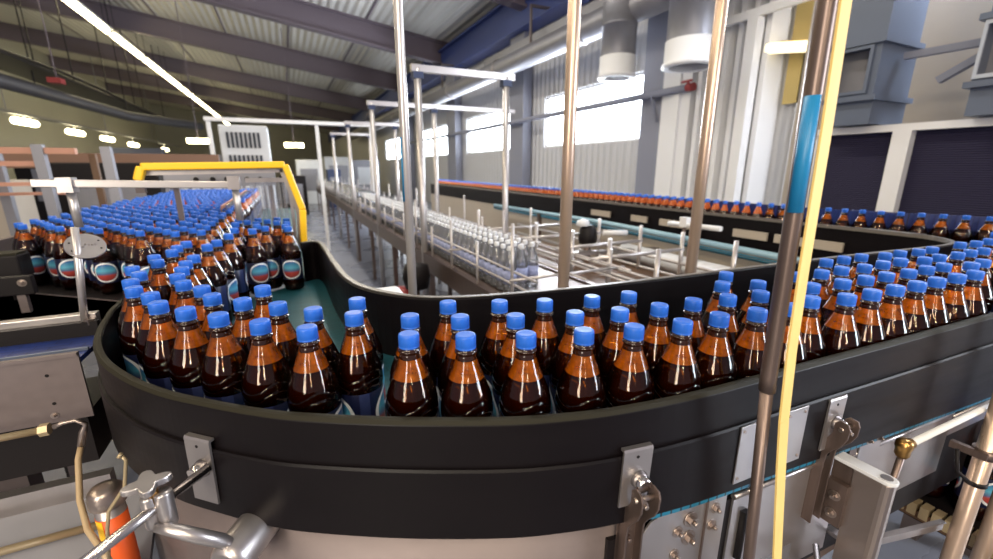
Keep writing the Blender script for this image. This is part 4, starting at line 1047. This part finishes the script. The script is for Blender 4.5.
# bits in the aisle inside the bend
o = thing('machine_feet', 'pale jumbled metal fittings just inside the guard at the aisle', 'fittings', (.35,1.75,0))
m = MB(); m.box(.27,.42,1.75,1.95,.0,1.02); m.build('box', 'machine', o, bevel=.02)
m = MB(); m.box(.24,.34,1.55,1.66,.9,1.0); m.tube([(.30,1.6,.0),(.30,1.6,1.02)],.02,12); m.build('bracket', 'steel2', o)
m = MB(); m.tube([(.30,1.45,.97),(.46,1.5,.97)],.03,12); m.build('cylinder', 'chrome', o)
m = MB(); m.lathe([(0,.62),(.09,.64),(.11,.72),(.09,.82),(0,.84)], (.84,3.2,0), 18)
o = m.build('hand_wheel_hub', 'dark'); tag(o, 'dark round motor hub on the aisle side of the middle conveyor', 'motor')
m = MB(); m.tube([(.84,3.2,0),(.84,3.2,.62)],.02,8); m.build('post', 'worn', o)
m = MB(); m.lathe([(0,0),(.12,0),(.14,.1),(.12,.36),(0,.38)], (.95,4.2,0), 14); o = m.build('red_canister', 'red'); tag(o, 'faded red canister on the floor of the aisle', 'canister')

# ---------------------------------------------------------------- light
w = bpy.data.worlds.new('world'); S.world = w; w.use_nodes = True
w.node_tree.nodes['Background'].inputs[0].default_value = (.95,.86,.98,1); w.node_tree.nodes['Background'].inputs[1].default_value = .38
def lamp(name, loc, rot, sx, sy, p, col):
    l = bpy.data.lights.new(name, 'AREA'); l.shape = 'RECTANGLE'; l.size = sx; l.size_y = sy; l.energy = p; l.color = col
    o = bpy.data.objects.new(name, l); COL.objects.link(o); o.location = loc; o.rotation_euler = rot; return o
# ceiling tube rows assumed over and behind the camera, an added fill strip overhead, daylight of the right-hand windows, and added lights where no window stands
lamp('ceiling_row_or_fill', (-5.1,1.5,6.1), (0,math.radians(-25),0), .25, 20, 480, (1,.84,.58))
lamp('ceiling_row_or_fill', (-1.2,-4.0,4.6), (math.radians(50),0,0), .16, 4.5, 230, (1,.86,.62))  # row assumed behind the camera, added for streaks on the bottles
lamp('ceiling_row_or_fill', (1.2,9,5.7), (0,0,0), .3, 14, 520, (1,.94,.82))  # fill light added above the middle conveyor, not a known row of tubes
def aim(o, t): o.rotation_euler = (Vector(t)-o.location).to_track_quat('-Z', 'Y').to_euler()
aim(lamp('window_daylight', (-2.9,-2.4,2.3), (0,0,0), .8, 2.6, 150, (1,.90,.74)), (.3,.6,1.3))  # warm light added behind the camera to streak the bottles; its window is assumed
aim(lamp('window_daylight', (5.3,-3.4,2.5), (0,0,0), 1.5, 2.4, 330, (.86,.92,1)), (.6,.6,1.3))  # daylight added behind the camera for right-hand bottle streaks; window assumed, not built
lamp('window_daylight', (5.3,1.6,3.6), (0,math.radians(62),0), 1.4, 2.2, 420, (.86,.92,1))  # daylight fill added high on the right, where there is no window
lamp('window_daylight', (5.5,8.0,2.65), (0,PI/2,0), 1.1, 3.4, 330, (.86,.92,1))
lamp('window_daylight', (5.5,13.3,2.65), (0,PI/2,0), 1.1, 3.4, 330, (.86,.92,1))
S.view_settings.view_transform = 'Standard'; S.view_settings.look = 'None'; S.view_settings.gamma = 1; S.view_settings.use_curve_mapping = False
S.view_settings.exposure = -.12
S.cycles.max_bounces = 8; S.cycles.transparent_max_bounces = 16
